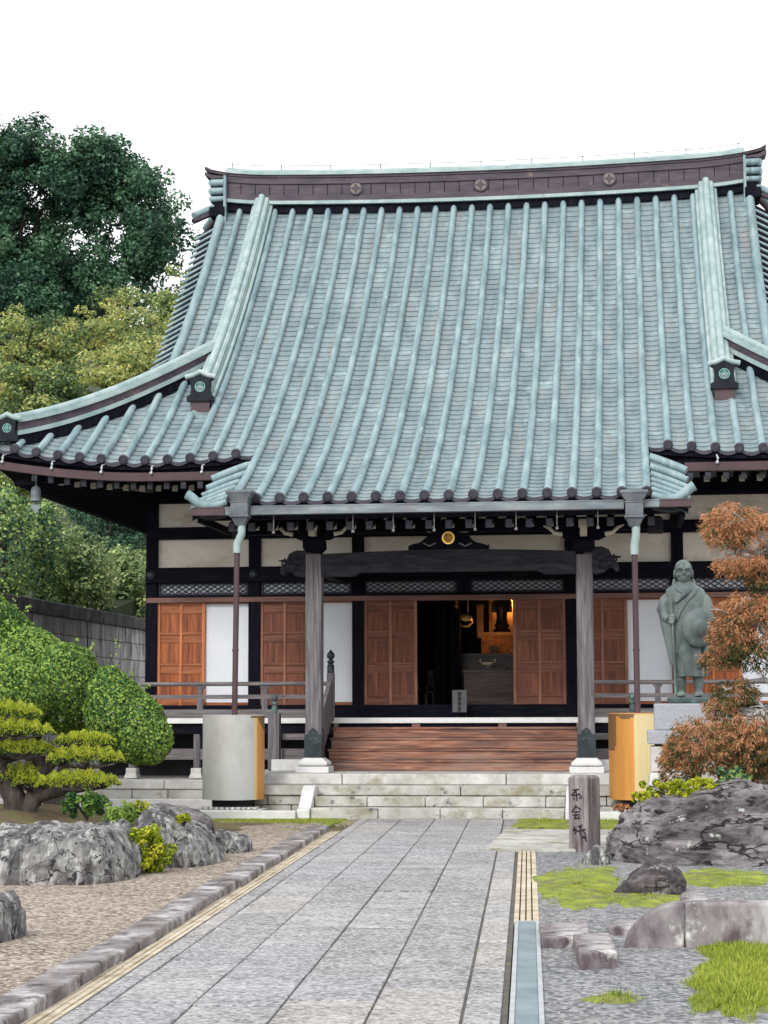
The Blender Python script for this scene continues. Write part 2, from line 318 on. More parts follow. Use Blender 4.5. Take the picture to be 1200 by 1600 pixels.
T['raftg']  = M('grey_rafter_end', [(.045,.048,.062),(.075,.08,.10)], 6, rough=.8, bump=.1)
T['ink']    = M('ink', [(.012,.011,.013)], 3, rough=.6, bump=0)
T['post']   = M('post_wood', [(.09,.07,.075),(.185,.16,.165),(.29,.26,.265)], 2.4, (9,9,.8), .9, .6, 6, spots=(2.4,.60,.05,(.07,.05,.055),(5,5,.7)))
T['plaq']   = M('plaque_grey', [(.08,.08,.085),(.13,.13,.135)], 5, (6,6,1), .7, .15)
T['box']    = M('offering_wood', [(.05,.035,.03),(.09,.064,.055),(.135,.10,.088)], 1.6, (.8,6,8), .65, .2, 6, warp=1)
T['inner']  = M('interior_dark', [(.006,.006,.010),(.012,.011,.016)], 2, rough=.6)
T['lattice']= M('lattice_dark', [(.01,.01,.018),(.018,.018,.028)], 3, rough=.6)
T['glass']  = M('lattice_paper', [(.42,.46,.54),(.52,.56,.62)], 2, rough=.6, bump=0)
def leafm(name, cols, trans=.25, rough=.55): return M(name, cols, .9, rough=rough, bump=0, attr='tint', trans=trans, detail=3, spec=.25)
T['lf_shrub']= leafm('leaf_clipped', [(.024,.075,.026),(.07,.165,.035),(.14,.27,.055),(.26,.38,.075)])
T['lf_pine'] = leafm('needle_yellow', [(.10,.17,.022),(.28,.37,.035),(.50,.54,.06)], .3)
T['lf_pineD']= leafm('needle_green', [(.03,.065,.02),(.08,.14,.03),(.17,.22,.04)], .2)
T['lf_dark'] = leafm('leaf_dark', [(.016,.045,.034),(.045,.115,.07),(.11,.22,.12)], .3)
T['lf_yel']  = leafm('leaf_yellow_green', [(.065,.115,.05),(.18,.27,.095),(.35,.44,.15),(.52,.51,.18)], .38)
T['lf_mid']  = leafm('leaf_mid', [(.10,.17,.08),(.27,.38,.16),(.52,.60,.27)], .35)
T['lf_hedge']= leafm('leaf_hedge', [(.03,.095,.065),(.11,.23,.12),(.40,.52,.17)], .3)
T['lf_maple']= leafm('leaf_maple', [(.11,.095,.035),(.23,.11,.04),(.40,.175,.07),(.55,.28,.145)], .35)
T['lf_mapleG']= leafm('leaf_maple_green', [(.045,.06,.022),(.13,.13,.045),(.26,.20,.08)], .3)
T['lf_lime'] = leafm('leaf_lime', [(.16,.22,.01),(.34,.40,.015),(.52,.52,.04)], .3)
T['grass']   = leafm('grass', [(.11,.16,.022),(.25,.33,.04),(.44,.48,.08)], .4)
T['turf']   = M('turf', [(.12,.12,.045),(.21,.26,.04),(.34,.38,.055)], 5, rough=.95, bump=1, bscale=40, spots=(4,.58,.07,(.15,.13,.09)), dist=.03)
T['drumL'] = M('drum_pale_reflection', [(.36,.36,.335),(.45,.455,.44),(.40,.415,.43)], 2.2, (.8,.8,.5), .5, .06, 12, metal=.25)  # pale reflected sky painted into the metal colour
T['drumR'] = M('drum_copper', [(.48,.215,.05),(.60,.29,.075)], 2, (3,3,.15), .42, .05, 12, metal=.35)
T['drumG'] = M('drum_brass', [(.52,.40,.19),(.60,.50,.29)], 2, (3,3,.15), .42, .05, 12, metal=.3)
T['drumB'] = M('drum_brown', [(.12,.06,.025),(.19,.10,.045)], 2, (3,3,.2), .5, .08, 12)  # dark reflection on the polished drum, painted as brown
# ================================================================== GROUND AND PATHS
pd = (ray(825, 1105)); pd = Vector((pd.x, pd.y, 0)).normalized(); pn = Vector((pd.y, -pd.x, 0))   # path direction / to its right
def pp(s, t, z=0.0): q = pn*s+pd*t; return (q.x, q.y, z)      # s across, t along the path
def ps(u, v, z=0.0):
    g = Vector((*G(u, v, z), 0)); return g.dot(pn), g.dot(pd)
b = MB(); b.box(-400, 400, -30, 900, -.6, -.045)
tag(b.build('ground', T['soil']), kind='structure')
YST = 28.5
T_END = YST/pd.y
# slabs of the approach
edges = [ps(u, 1600)[0] for u in (80, 123, 266, 416, 568, 720, 783)]
b = MB(); b.hexa([pp(edges[0]-.03, 4, -.2), pp(edges[-1]+.03, 4, -.2), pp(edges[-1]+.03, T_END+.4, -.2), pp(edges[0]-.03, T_END+.4, -.2),
                  pp(edges[0]-.03, 4, -.014), pp(edges[-1]+.03, 4, -.014), pp(edges[-1]+.03, T_END+.4, -.014), pp(edges[0]-.03, T_END+.4, -.014)])
tag(b.build('path_bed', T['groove']), kind='structure')
b = MB()
for i in range(6):
    s0, s1 = edges[i]+.006, edges[i+1]-.006
    t = 4+random.uniform(0, .8)
    while t < T_END+.02:
        L = random.uniform(.95, 1.7); t1 = min(t+L, T_END+.02); dz = random.uniform(-.004, .004)
        if i == 4: s1 = edges[5]-.012
        mm_ = random.choice((0, 0, 1, 2, 3))
        b.hexa([pp(s0,t+.010,-.1), pp(s1,t+.010,-.1), pp(s1,t1-.010,-.1), pp(s0,t1-.010,-.1),
                pp(s0,t+.010,dz+random.uniform(-.003,.003)), pp(s1,t+.010,dz), pp(s1,t1-.010,dz+random.uniform(-.003,.003)), pp(s0,t1-.010,dz)], mm_)
        t = t1
tag(b.build('stone_path', [T['path'], T['pathB'], T['pathC'], T['pathD']], bevel=.007), kind='structure')
def strip_mesh(s0, s1, t0, t1, nrib, z=.0):
    b = MB(); w = (s1-s0)/nrib; t = t0
    while t < t1-.05:
        e = min(t+.6, t1)
        for i in range(nrib):
            a0, a1 = s0+i*w, s0+(i+1)*w
            g = .010 if i < nrib-1 else 0
            dz = random.uniform(-.003, .003)
            b.hexa([pp(a0,t,-.1), pp(a1-g,t,-.1), pp(a1-g,e-.006,-.1), pp(a0,e-.006,-.1), pp(a0,t,z+dz), pp(a1-g,t,z+dz), pp(a1-g,e-.006,z+dz), pp(a0,e-.006,z+dz)])
        t = e
    return b
sL0, sL1 = ps(14, 1600)[0], ps(80, 1600)[0]-.02
tL = ps(520, 1296)[1]
o = strip_mesh(sL0, sL1, 4, tL, 4, -.018).build('drain_cover', T['strip'], bevel=.005)
tag(o, 'cream ribbed concrete drain cover running along the left kerb of the path', 'drain cover')
sR0, sR1 = ps(795, 1600)[0], ps(851, 1600)[0]
tR1, tR0 = ps(820, 1326)[1], ps(820, 1440)[1]
o = strip_mesh(sR0-.01, sR1, tR0+.02, tR1, 4).build('drain_cover', T['strip'], bevel=.005)
tag(o, 'short cream ribbed drain cover on the right of the path beyond the steel grating', 'drain cover')
# steel channel grating
root = thing('drain_grating', 'galvanised steel drain grating in pale frame at the right edge of the path', 'grating', pp((sR0+sR1)/2, 8.5))
b = MB()
for a0, a1 in ((sR0, sR0+.028), (sR1-.028, sR1)):
    b.hexa([pp(a0,4,-.1), pp(a1,4,-.1), pp(a1,tR0,-.1), pp(a0,tR0,-.1), pp(a0,4,.006), pp(a1,4,.006), pp(a1,tR0,.006), pp(a0,tR0,.006)])
b.hexa([pp(sR0,tR0,-.1), pp(sR1,tR0,-.1), pp(sR1,tR0+.02,-.1), pp(sR0,tR0+.02,-.1), pp(sR0,tR0,.006), pp(sR1,tR0,.006), pp(sR1,tR0+.02,.006), pp(sR0,tR0+.02,.006)])
b.build('grating_frame', T['steelL'], root)
b = MB(); t = 4
while t < tR0-.02:
    b.hexa([pp(sR0+.03,t,-.05), pp(sR1-.03,t,-.05), pp(sR1-.03,t+.016,-.05), pp(sR0+.03,t+.016,-.05), pp(sR0+.03,t,0), pp(sR1-.03,t,0), pp(sR1-.03,t+.016,0), pp(sR0+.03,t+.016,0)])
    t += .022
for i in range(1, 5):
    a = sR0+.03+(sR1-sR0-.06)*i/5
    b.hexa([pp(a-.004,4,-.05), pp(a+.004,4,-.05), pp(a+.004,tR0,-.05), pp(a-.004,tR0,-.05), pp(a-.004,4,-.003), pp(a+.004,4,-.003), pp(a+.004,tR0,-.003), pp(a-.004,tR0,-.003)])
b.build('grating_bars', T['steel'], root)
# left kerb: weathered stones standing higher than the path
sk1, sk0 = ps(0, 1593, .07)[0], ps(0, 1550, .07)[0]
root = thing('kerb', 'row of dark weathered kerb stones between beige gravel and the path', 'kerb', pp(sk0, 12))
t = 4; n = 0
while t < tL:
    e = min(t+random.uniform(1.0, 1.5), tL+.1); dz = random.uniform(.045, .058); ds = random.uniform(-.012, .012)
    b = MB(); b.hexa([pp(sk0+ds,t,-.2), pp(sk1+ds,t,-.2), pp(sk1+ds,e-.012,-.2), pp(sk0+ds,e-.012,-.2), pp(sk0+ds,t,dz), pp(sk1+ds,t,dz+random.uniform(-.008,.008)), pp(sk1+ds,e-.012,dz), pp(sk0+ds,e-.012,dz)])
    b.build('kerb_stone', T['kerb'], root, bevel=.016); t = e
# gravel sheets (gently uneven)
def sheet(name, pts_fn, nx, ny, m, kind='structure', amp=.012, fr=1.3):
    A = []
    for j in range(ny+1):
        r = []
        for i in range(nx+1):
            x, y, z = pts_fn(i/nx, j/ny); r.append((x, y, z+amp*noise.noise((x*fr, y*fr, 3))))
        A.append(r)
    b = MB(); b.grid(A)
    return tag(b.build(name, m), kind=kind)
def left_pt(a, c):
    t = 4+c*(27.6-4); x1, y1, _ = pp(sk0+.02, t); return (x1-(1-a)*22, y1, .0)
sheet('gravel_bed', left_pt, 60, 60, T['gravelL'])
def right_pt(a, c):
    t = 4+c*(25.6-4); x0, y0, _ = pp(sR1, t); return (x0+a*18, y0, -.012)
sheet('gravel_yard', right_pt, 50, 60, T['gravelR'], amp=.008)
# pale flagstones crossing in front of the steps on the right, grass strips against the platform
b = MB(); x0 = G(787, 1300)[0]
ys = [G(800, v)[1] for v in (1329, 1309, 1297)]
for j in range(2):
    x = x0
    while x < 6:
        w = random.uniform(.7, 1.2); b.box(x, x+w-.012, ys[j]+.006, ys[j+1]-.006, -.1, .02+random.uniform(-.004,.004)); x += w
tag(b.build('cross_path', T['stone2'], bevel=.008), kind='structure')
b = MB()
xl0, xl1 = -7.6, G(545, 1290)[0]; yb = G(800, 1293)[1]
b.box(-11, xl1-.3, yb-.6, 28.6, -.2, -.004); b.box(G(800,1290)[0], 6, yb+.15, 28.6, -.2, .0)
tag(b.build('turf_strip', T['turf']), kind='structure')
b = MB(); b.box(-40, 30, 27.2, 60, -.4, -.02); tag(b.build('temple_ground', T['gravelL']), kind='structure')

# wooded hillside behind the retaining wall
XW = -11.85
def hill_z(x, y):
    d = max(0, XW-.3-x); f = max(0, y-44)
    return 3.7+min(d, 40)*.10+f*.20+max(0, d-6)*.12+.5*noise.noise((x*.08, y*.08, 1))
A = []
for j in range(41):
    r = []
    for i in range(31):
        y = 27+j*4.0; x = XW-.45-i*3.0-(0 if i else 0)
        r.append((x, y, hill_z(x, y)))
    A.append(r)
b = MB(); b.grid(A)
A2 = [[(XW-.45, 27+j*4.0, -.5), (XW-.45, 27+j*4.0, hill_z(XW-.45, 27+j*4.0))] for j in range(41)]; b.grid(A2)
tag(b.build('hillside', T['forest']), kind='structure')

# retaining wall with coping
root = thing('retaining_wall', 'tall stained grey block wall with coping beside the hall', 'wall', (XW, 38, 0))
b = MB(); ztop = 3.55
for r in range(9):
    z0, z1 = r*.4, (r+1)*.4-.012
    if r == 8: z1 = 3.55
    y = 26-(r % 2)*.45
    while y < 56:
        L = random.uniform(.8, 1.0); dx = random.uniform(-.012, .012)
        b.box(XW-.4, XW+dx-r*.004, y+.006, y+L-.006, z0, z1); y += L
b.build('wall_blocks', T['wallst'], root, bevel=.012)
b = MB(); y = 26
while y < 56:
    b.box(XW-.45, XW+.09, y+.005, y+1.4-.005, 3.552, 3.83); y += 1.4
b.build('coping', T['cope'], root, bevel=.02)

# ================================================================== TEMPLE HALL
CX, S = -2.93, .379
YK, YE, YR = 29.1, 31.0, 38.8
HC, HK = 7.9, 1.06            # eave corner half width, hip slope in plan
hall = thing('temple_hall', 'wooden temple hall with sweeping green copper tiled roof behind the path', 'temple', (CX, 36, 0))
def zr(Y): t = Y-YK; return 4.88+.40*t+.03557*t*t
def dzr(Y): return .40+.07114*(Y-YK)
def lift(ax, Y):
    a, c = HC-ax, (Y-YE)/HK
    l = .23*(max(0, 2.9-a)/2.34)**1.8*max(0, 1-c/3.1) if c >= 0 else .23*(max(0, 2.9-a)/2.34)**1.8
    return l + .11*min(1, ax/5.6)**2*max(0, min(1, (Y-YE)/7.8))
def zf(x, Y): return zr(Y)+lift(abs(x-CX), Y)
def hipY(ax): return YE+(HC-ax)*HK
def eaveY(ax): return YE+.23*max(0, min(1, (5-ax)/1.6))**1.4
def nrm(Y): s = dzr(Y); l = sqrt(1+s*s); return Vector((0, -s/l, 1/l))
def courses(a, c, step=.19):
    ys = [a]
    while ys[-1] < c:
        ys.append(ys[-1]+step/sqrt(1+dzr(ys[-1])**2))
    ys[-1] = c; return ys
bp, br = MB(), MB(); FR = [MB(), MB(), MB()]; CAPS = []
xr = [CX+(k+.5)*S for k in range(-21, 21)]
XV = 5.5     # last roll before the verge
for i in range(len(xr)-1):
    xa, xb = xr[i], xr[i+1]; xc = (xa+xb)/2; ax = abs(xc-CX)
    kohai = ax < 3.2
    lo = YK if kohai else None
    A = []
    hi = YR if ax < 5.5 else None
    ylo = YK if kohai else eaveY(ax)
    yhi = YR if hi else min(hipY(abs(xa-CX)), hipY(abs(xb-CX)))+.6
    ys = courses(ylo, yhi)
    jit = random.uniform(-.003, .003)
    rows = []
    for q in range(len(ys)-1): rows += [(ys[q], .017), (ys[q+1], 0.0)]
    for (Y, h) in rows:
        r = []
        for t in (0, .22, .5, .78, 1):
            x = xa+(xb-xa)*t
            y = Y + (0 if kohai or hi else 0)
            if not hi: y = min(y, hipY(abs(x-CX))+.02)
            if not kohai and q: y = max(y, eaveY(abs(x-CX)) if Y == ys[0] else y)
            n = nrm(y); sag = -.055*(1-(2*t-1)**2)+(.009 if t == .5 else 0)
            r.append((x, y+n.y*(h+sag), zf(x, y)+n.z*(h+sag+jit)))
        A.append(r)
    bp.grid(A, 0, smooth=False)
    # eave fringe under the pan: a crescent lip
    r1, r2, r3 = [], [], []
    for k in range(7):
        t = k/6; x = xa+(xb-xa)*t; y = YK if kohai else eaveY(abs(x-CX)); sag = -.055*(1-(2*t-1)**2)
        z = zf(x, y)+sag+.026; dr = .035+.030*(1-(2*t-1)**2)
        r1.append((x, y-.012, z)); r2.append((x, y-.012, z-dr)); r3.append((x, y+.2, z-dr+.03))
    bfr = FR[1 if kohai else 0 if xc < CX else 2]
    bfr.grid([r2, r1], 0, smooth=False); bfr.grid([r3, r2], 0, smooth=False)
    # rolls
def roll(x, ylo, yhi, rad=.060, cap=True):
    ys = courses(ylo-.03, yhi, .38); A = []
    for q in range(len(ys)-1):
        for (Y, rr) in ((ys[q], rad+.006), (ys[q+1]-.004, rad)):
            n = nrm(Y); c = Vector((x, Y, zf(x, max(Y, YK) if True else Y)))+n*.02
            if Y < ylo: c.z = zf(x, ylo)-dzr(ylo)*(ylo-Y)+n.z*.02; c.y = Y+n.y*.02
            A.append([tuple(c+Vector((1,0,0))*cos(a)*rr+n*sin(a)*rr*1.1) for a in [pi*k/8 for k in range(9)]])
    e = A[-1]; m = Vector(e[4])*.3+(Vector(e[0])+Vector(e[8]))*.35; up = Vector((0, .04, .05))
    A.append([tuple(Vector(p)*.55+(m+up)*.45) for p in e])
    br.grid(A, 0, True)
    if cap:
        c0 = Vector((x, ylo-.055, zf(x, ylo)+.022)); c1 = c0+Vector((0, .06, .03))
        bc = MB(); bc.tube([c0, c1], [.079, .079], 16, 0)
        bc.tube([c0-Vector((0,.006,.002)), c0], [.055, .06], 16, 0); CAPS.append(bc)
for x in xr:
    ax = abs(x-CX)
    if abs(ax-4.737) < .05:     # lies beneath the descending ridge: only its foot shows
        roll(x, eaveY(ax), 32.72); continue
    if abs(ax-5.495) < .05: 
        roll(x, eaveY(ax), hipY(ax)+.1); roll(x, hipY(ax)+.2, YR-.25, .085, False); continue
    if ax < 3.3: roll(x, YK, YR-.02)
    elif ax < 5.5: roll(x, eaveY(ax), YR-.02)
    else: roll(x, eaveY(ax), max(eaveY(ax)+.15, hipY(ax)-.12))
# kohai flanks: fanned short rolls and the upturned corner roll
for sg in (-1, 1):
    xe = CX+sg*3.30
    sheetA = []
    for q in range(9):
        y = YK+.02+q*.24; r = []
        for k in range(5):
            f = k/4; r.append((xe+sg*f*.54, y-.12*f, zf(xe, y)-.02-.03*f*f-.20*f))
        sheetA.append(r)
    bp.grid(sheetA, 0, smooth=True)
    bp.grid([[(p[0], p[1], p[2]-.09) for p in r] for r in sheetA], 0, smooth=True)
    bp.grid([[(r[-1][0], r[-1][1], r[-1][2]) for r in sheetA], [(r[-1][0], r[-1][1], r[-1][2]-.09) for r in sheetA]], 0)
    for q, rr in ((0.6, .04), (1.5, .042), (2.4, .045), (3.4, .05), (4.7, .055), (6.2, .065)):
        y = YK+.02+q*.26; pts = []
        for k in range(7):
            f = k/6*1.06; pts.append((xe+sg*f*.54, y-.16*f, zf(xe, y)+.02-.03*f*f-.20*f))
        br.tube(pts, rr, 10, 0)
    pts = []; rad = []
    for k in range(11):
        f = k/10; pts.append((xe+sg*(.0+f*.64), YK-.02-.03*f, zf(xe, YK)-.02-.10*sin(pi*min(1,f*1.1))*.7+.16*max(0, f-.55)**1.3*2.2)); rad.append(.055+.025*f)
    br.tube(pts, rad, 14, 0, mcap=1)
    pts = []
    for k in range(9):
        f = k/8; pts.append((xe+sg*(.0+f*.58), YK+.01, zf(xe, YK)-.13-.06*sin(pi*f)+.03*f))
    br.tube(pts, .05, 10, 0)
    pts = [(p[0], p[1]+.03, p[2]-.085) for p in pts]; br.tube(pts, .035, 8, 1)
roof = bp.build('roof', [T['pan']], hall)
br.build('roll_tiles', [T['roll'], T['capend']], roof); 
for q in FR: q.build('eave_fringe', T['capend'], roof)
for q in CAPS: q.build('roll_end_cap', T['capend'], roof)
# side planes, back plane, gables
bs = MB()
YB = 2*YR
def zs(ax): return zr(hipY(ax))
for sg in (-1, 1):
    A = []
    n = 16
    for i in range(n+1):
        ax = HC-(HC-4.75)*i/n; y0 = hipY(ax); y1 = YB-y0; r = []
        for j in range(17):
            y = y0+(y1-y0)*j/16; dc = min(y-YE, YB-YE-y)/HK
            a, c = dc, HC-ax
            l = .23*(max(0, 2.9-a)/2.34)**1.8*max(0, 1-c/3.1)
            r.append((CX+sg*ax, y, zs(ax)+l))
        A.append(r)
    bs.grid(A, 0)
    y = YE+.3
    while y < YB-YE-.3:
        top = max(4.78, HC-(min(y-YE, YB-YE-y))/HK)
        if top < HC-.2:
            A = []
            for i in range(9):
                ax = HC+.03-(HC-top)*i/8; dc = min(y-YE, YB-YE-y)/HK; l = .23*(max(0, 2.9-dc)/2.34)**1.8*max(0, 1-(HC-ax)/3.1)
                A.append([(CX+sg*ax, y+cos(a)*.066, zs(min(ax,HC))+l+.02+sin(a)*.07) for a in [pi*k/6 for k in range(7)]])
            bs.grid(A, 0)
        y += S
A = [[(CX+x, YB-Y, zf(CX+x, Y)) for x in np.linspace(-5.6, 5.6, 23)] for Y in np.linspace(33.6, YR, 14)]; bs.grid(A, 0)
A = [[(CX+f*(HC-(Y-YE)/HK), YB-Y, zf(CX+f*(HC-(Y-YE)/HK), Y)) for f in np.linspace(-1, 1, 25)] for Y in np.linspace(YE, 35.0, 14)]; bs.grid(A, 0)
bs.build('rear_and_side_roof', T['roll'], roof)
# verge: stacked short rolls, bargeboard, gable
for sg in (-1, 1):
    bvd = MB()
    for back in (0, 1):
        bv = MB(); Y = 33.9; s = 0
        while Y < YR-.5:
            n = nrm(Y); f = (Y-34.35)/4
            yy = (lambda q: YB-q) if back else (lambda q: q)
            a = Vector((CX+sg*5.50, Y, zf(CX+5.5, Y)))+n*.03; c = a+Vector((sg*.46, -.04, -.26))
            bv.tube([(a.x, yy(a.y), a.z), (c.x, yy(c.y), c.z)], [.024, .030], 10, 0)
            Y += .235/sqrt(1+dzr(Y)**2)
        bv.build('verge_tiles', T['roll'], roof)
        A = [];  A2 = []
        for q in range(15):
            Y = 34.2+(YR-.2-34.2)*q/14; n = nrm(Y); yy = YB-Y if back else Y
            z = zf(CX+5.5, Y)
            A.append([(CX+sg*5.44, yy, z-.07), (CX+sg*5.92, yy, z-.36), (CX+sg*5.92, yy, z-.42), (CX+sg*5.55, yy, z-.40), (CX+sg*5.55, yy, z-.80), (CX+sg*5.42, yy, z-.80), (CX+sg*5.42, yy, z-.07)])
        bvd.grid(A, 0, False)
    zs0 = zr(34.9)
    g = [(CX+sg*4.9, 34.7, zr(34.7)-.3), (CX+sg*4.9, YR, zr(YR)-.35), (CX+sg*4.9, YB-34.7, zr(34.7)-.3), (CX+sg*4.9, YR+2, zr(YR-2)-.3)]
    vs = [(CX+sg*4.9, y, zr(min(y, YB-y))-.12) for y in np.linspace(34.6, YB-34.6, 21)]; nn = len(vs)
    vs += [(CX+sg*4.9, 34.6, 7.5), (CX+sg*4.9, YB-34.6, 7.5)]
    bvd.add(vs, [tuple(range(nn))+(nn+1, nn)], 0); bvd.build('bargeboard', T['dark'], roof)
pass
# main ridge
br2 = MB(); NX = 40; RW = 5.42
xs = [CX-RW+2*RW*i/NX for i in range(NX+1)]
def rz(x): return .12*((x-CX)/RW)**2+.05*max(0, abs(x-CX)-4.4)**2
base = zr(YR)-.10
lay = [(-.05, .12, .16, 1), (.12, .19, .24, 2), (.19, .235, .20, 0), (.235, .32, .185, 0), (.32, .56, .17, 0), (.56, .62, .20, 0), (.62, .70, .175, 0), (.70, .75, .20, 0), (.75, .82, .24, 2)]
for z0, z1, hw, mm in lay:
    path = [(x, YR, base+rz(x)) for x in xs]
    br2.sweep(path, [(-hw, z0), (-hw, z1), (hw, z1), (hw, z0)], mm, [((0,1,0), (0,0,1))]*len(path))
br2.tube([(x, YR, base+.86+rz(x)) for x in xs], .065, 12, 2)
for i in range(0, 36): # seams of the brown panel and lightning-wire pins
    x = CX-5.4+i*.309; br2.box(x, x+.012, YR-.178, YR-.168, base+.33+rz(x), base+.55+rz(x), 1)
for i in range(11):
    x = CX-5.3+i*1.06; z = base+.91+rz(x); br2.tube([(x, YR-.04, z), (x, YR-.04, z+.11)], .008, 6, 1)
br2.tube([(x, YR-.04, base+1.0+rz(x)) for x in xs], .006, 5, 1)
main_ridge = br2.build('main_ridge', [T['ridge'], T['dark'], T['light']], roof)
for u in (556, 751, 952):
    x = PX(u, YR-.2, 290); z = base+.45+rz(x); bm_ = MB(); N_ = 20
    c = (x, YR-.19, z)
    ring = lambda r, y: [(c[0]+r*cos(2*pi*k/N_), y, c[2]+r*sin(2*pi*k/N_)) for k in range(N_)]
    bm_.tube([(c[0], c[1]+.02, c[2]), (c[0], c[1]-.03, c[2])], [.145, .14], 24, 0)
    R_ = [(c[0]+r*cos(a), c[1]-.036, c[2]+r*sin(a)) for k in range(4) for (r, a) in ((.115, k*pi/2), (.055, k*pi/2+pi/4))]
    bm_.add(R_, [tuple(range(8))], 1); 
    for k in range(24):
        a0, a1 = 2*pi*k/24, 2*pi*(k+1)/24
        bm_.add([(c[0]+r*cos(a), c[1]-.033, c[2]+r*sin(a)) for r, a in ((.115,a0),(.14,a0),(.14,a1),(.115,a1))], [(0,1,2,3)], 2)
    bm_.build('medallion', [T['medal'], T['ridge'], T['capend']], roof)
# ridge ends
for sg in (-1, 1):
    x0 = CX+sg*(RW-.02); b = MB(); z0 = base+rz(CX+RW)
    def bx(a, c, y0, y1, za, zb, m): b.box(min(x0+sg*a, x0+sg*c), max(x0+sg*a, x0+sg*c), y0, y1, za, zb, m)
    bx(-.02, .03, YR-.33, YR+.33, z0-.45, z0+.66, 0)
    bx(.03, .24, YR-.27, YR+.27, z0-.2, z0+.62, 2)
    for zc, rr in ((.52, .075), (.34, .075), (.17, .06)):
        b.tube([(x0+sg*.30, YR-.27, z0+zc), (x0+sg*.30, YR+.27, z0+zc)], rr, 12, 0)
        b.tube([(x0+sg*.03, YR-.27, z0+zc), (x0+sg*.30, YR-.27, z0+zc)], rr, 12, 0)
        b.tube([(x0+sg*.03, YR+.27, z0+zc), (x0+sg*.30, YR+.27, z0+zc)], rr, 12, 0)
    # flared crown of the ridge end
    pts = [(x0-sg*.02, YR, z0+.76), (x0+sg*.18, YR, z0+.80), (x0+sg*.34, YR, z0+.84), (x0+sg*.45, YR, z0+.90)]
    fr = [((0,1,0), (0,0,1))]*4
    b.sweep(pts, [(-.25,-.08),(-.27,-.02),(-.1,.03),(.1,.03),(.27,-.02),(.25,-.08)], 1, fr)
    pts = [(x0, YR, z0+.64), (x0+sg*.3, YR, z0+.68), (x0+sg*.46, YR, z0+.76)]
    b.sweep(pts, [(-.22,-.05),(-.22,.03),(.22,.03),(.22,-.05)], 1, fr[:3])
    # stepped saddle beneath
    for d in (-1, 1):
        q = [(x0-sg*.0, YR+d*.16, z0+.02), (x0+sg*.30, YR+d*.2, z0-.0), (x0+sg*.62, YR+d*.55, z0-.25)]
        b.tube(q, .07, 10, 0); q = [(a, c, z-.12) for a, c, z in q]; b.tube(q, .06, 10, 1)
    bx(0, .32, YR-.36, YR+.36, z0-.22, z0-.02, 2)
    b.build('ridge_end_ornament', [T['roll'], T['ridge'], T['dark']], roof)
# descending ridges on the front slope
def emblem(b, c, r, m0, m1, d=Vector((1,0,0)), f=Vector((0,-1,0))):
    u = Vector((0,0,1)); c = Vector(c)
    for k in range(20):
        a0, a1 = 2*pi*k/20, 2*pi*(k+1)/20
        b.add([c+d*(rr*cos(a))+u*(rr*sin(a)) for rr, a in ((r*.82,a0),(r,a0),(r,a1),(r*.82,a1))], [(0,1,2,3)], m0)
    for k in range(4):
        a = k*pi/2; p0 = c+(d*cos(a)+u*sin(a))*r*.8; p1 = c+(d*cos(a+pi/2)+u*sin(a+pi/2))*r*.8
        q0 = c+(d*cos(a)+u*sin(a))*r*.55; q1 = c+(d*cos(a+pi/2)+u*sin(a+pi/2))*r*.55
        b.add([p0, p1, q1, q0], [(0,1,2,3)], m0)
    b.add([c+(d*cos(a)+u*sin(a))*r*.38 for a in (0, pi/2, pi, 3*pi/2)], [(0,1,2,3)], m1)
def oni(b, c, w, h, m=0, mw=1, me=2):
    x, y, z = c
    poly = [(-.50,0),(.50,0),(.50,.2),(.42,.22),(.38,.5),(.42,.78),(.55,.86),(.5,.98),(.32,.9),(.14,.98),(0,1.12),(-.14,.98),(-.32,.9),(-.5,.98),(-.55,.86),(-.42,.78),(-.38,.5),(-.42,.22),(-.50,.2)]
    b.prism([(x+px*w, z+pz*h) for px, pz in poly], y-.06, y+.10, m)
    b.box(x-w*.55, x+w*.55, y-.09, y+.06, z-.02, z+h*.16, m)
    b.tube([(x-w*.62, y-.02, z+h*.92), (x-w*.3, y-.05, z+h*.98), (x, y-.05, z+h*1.12), (x+w*.3, y-.05, z+h*.98), (x+w*.62, y-.02, z+h*.92)], [.05,.045,.05,.045,.05], 10, mw)
    emblem(b, (x, y-.066, z+h*.52), w*.22, me, me)
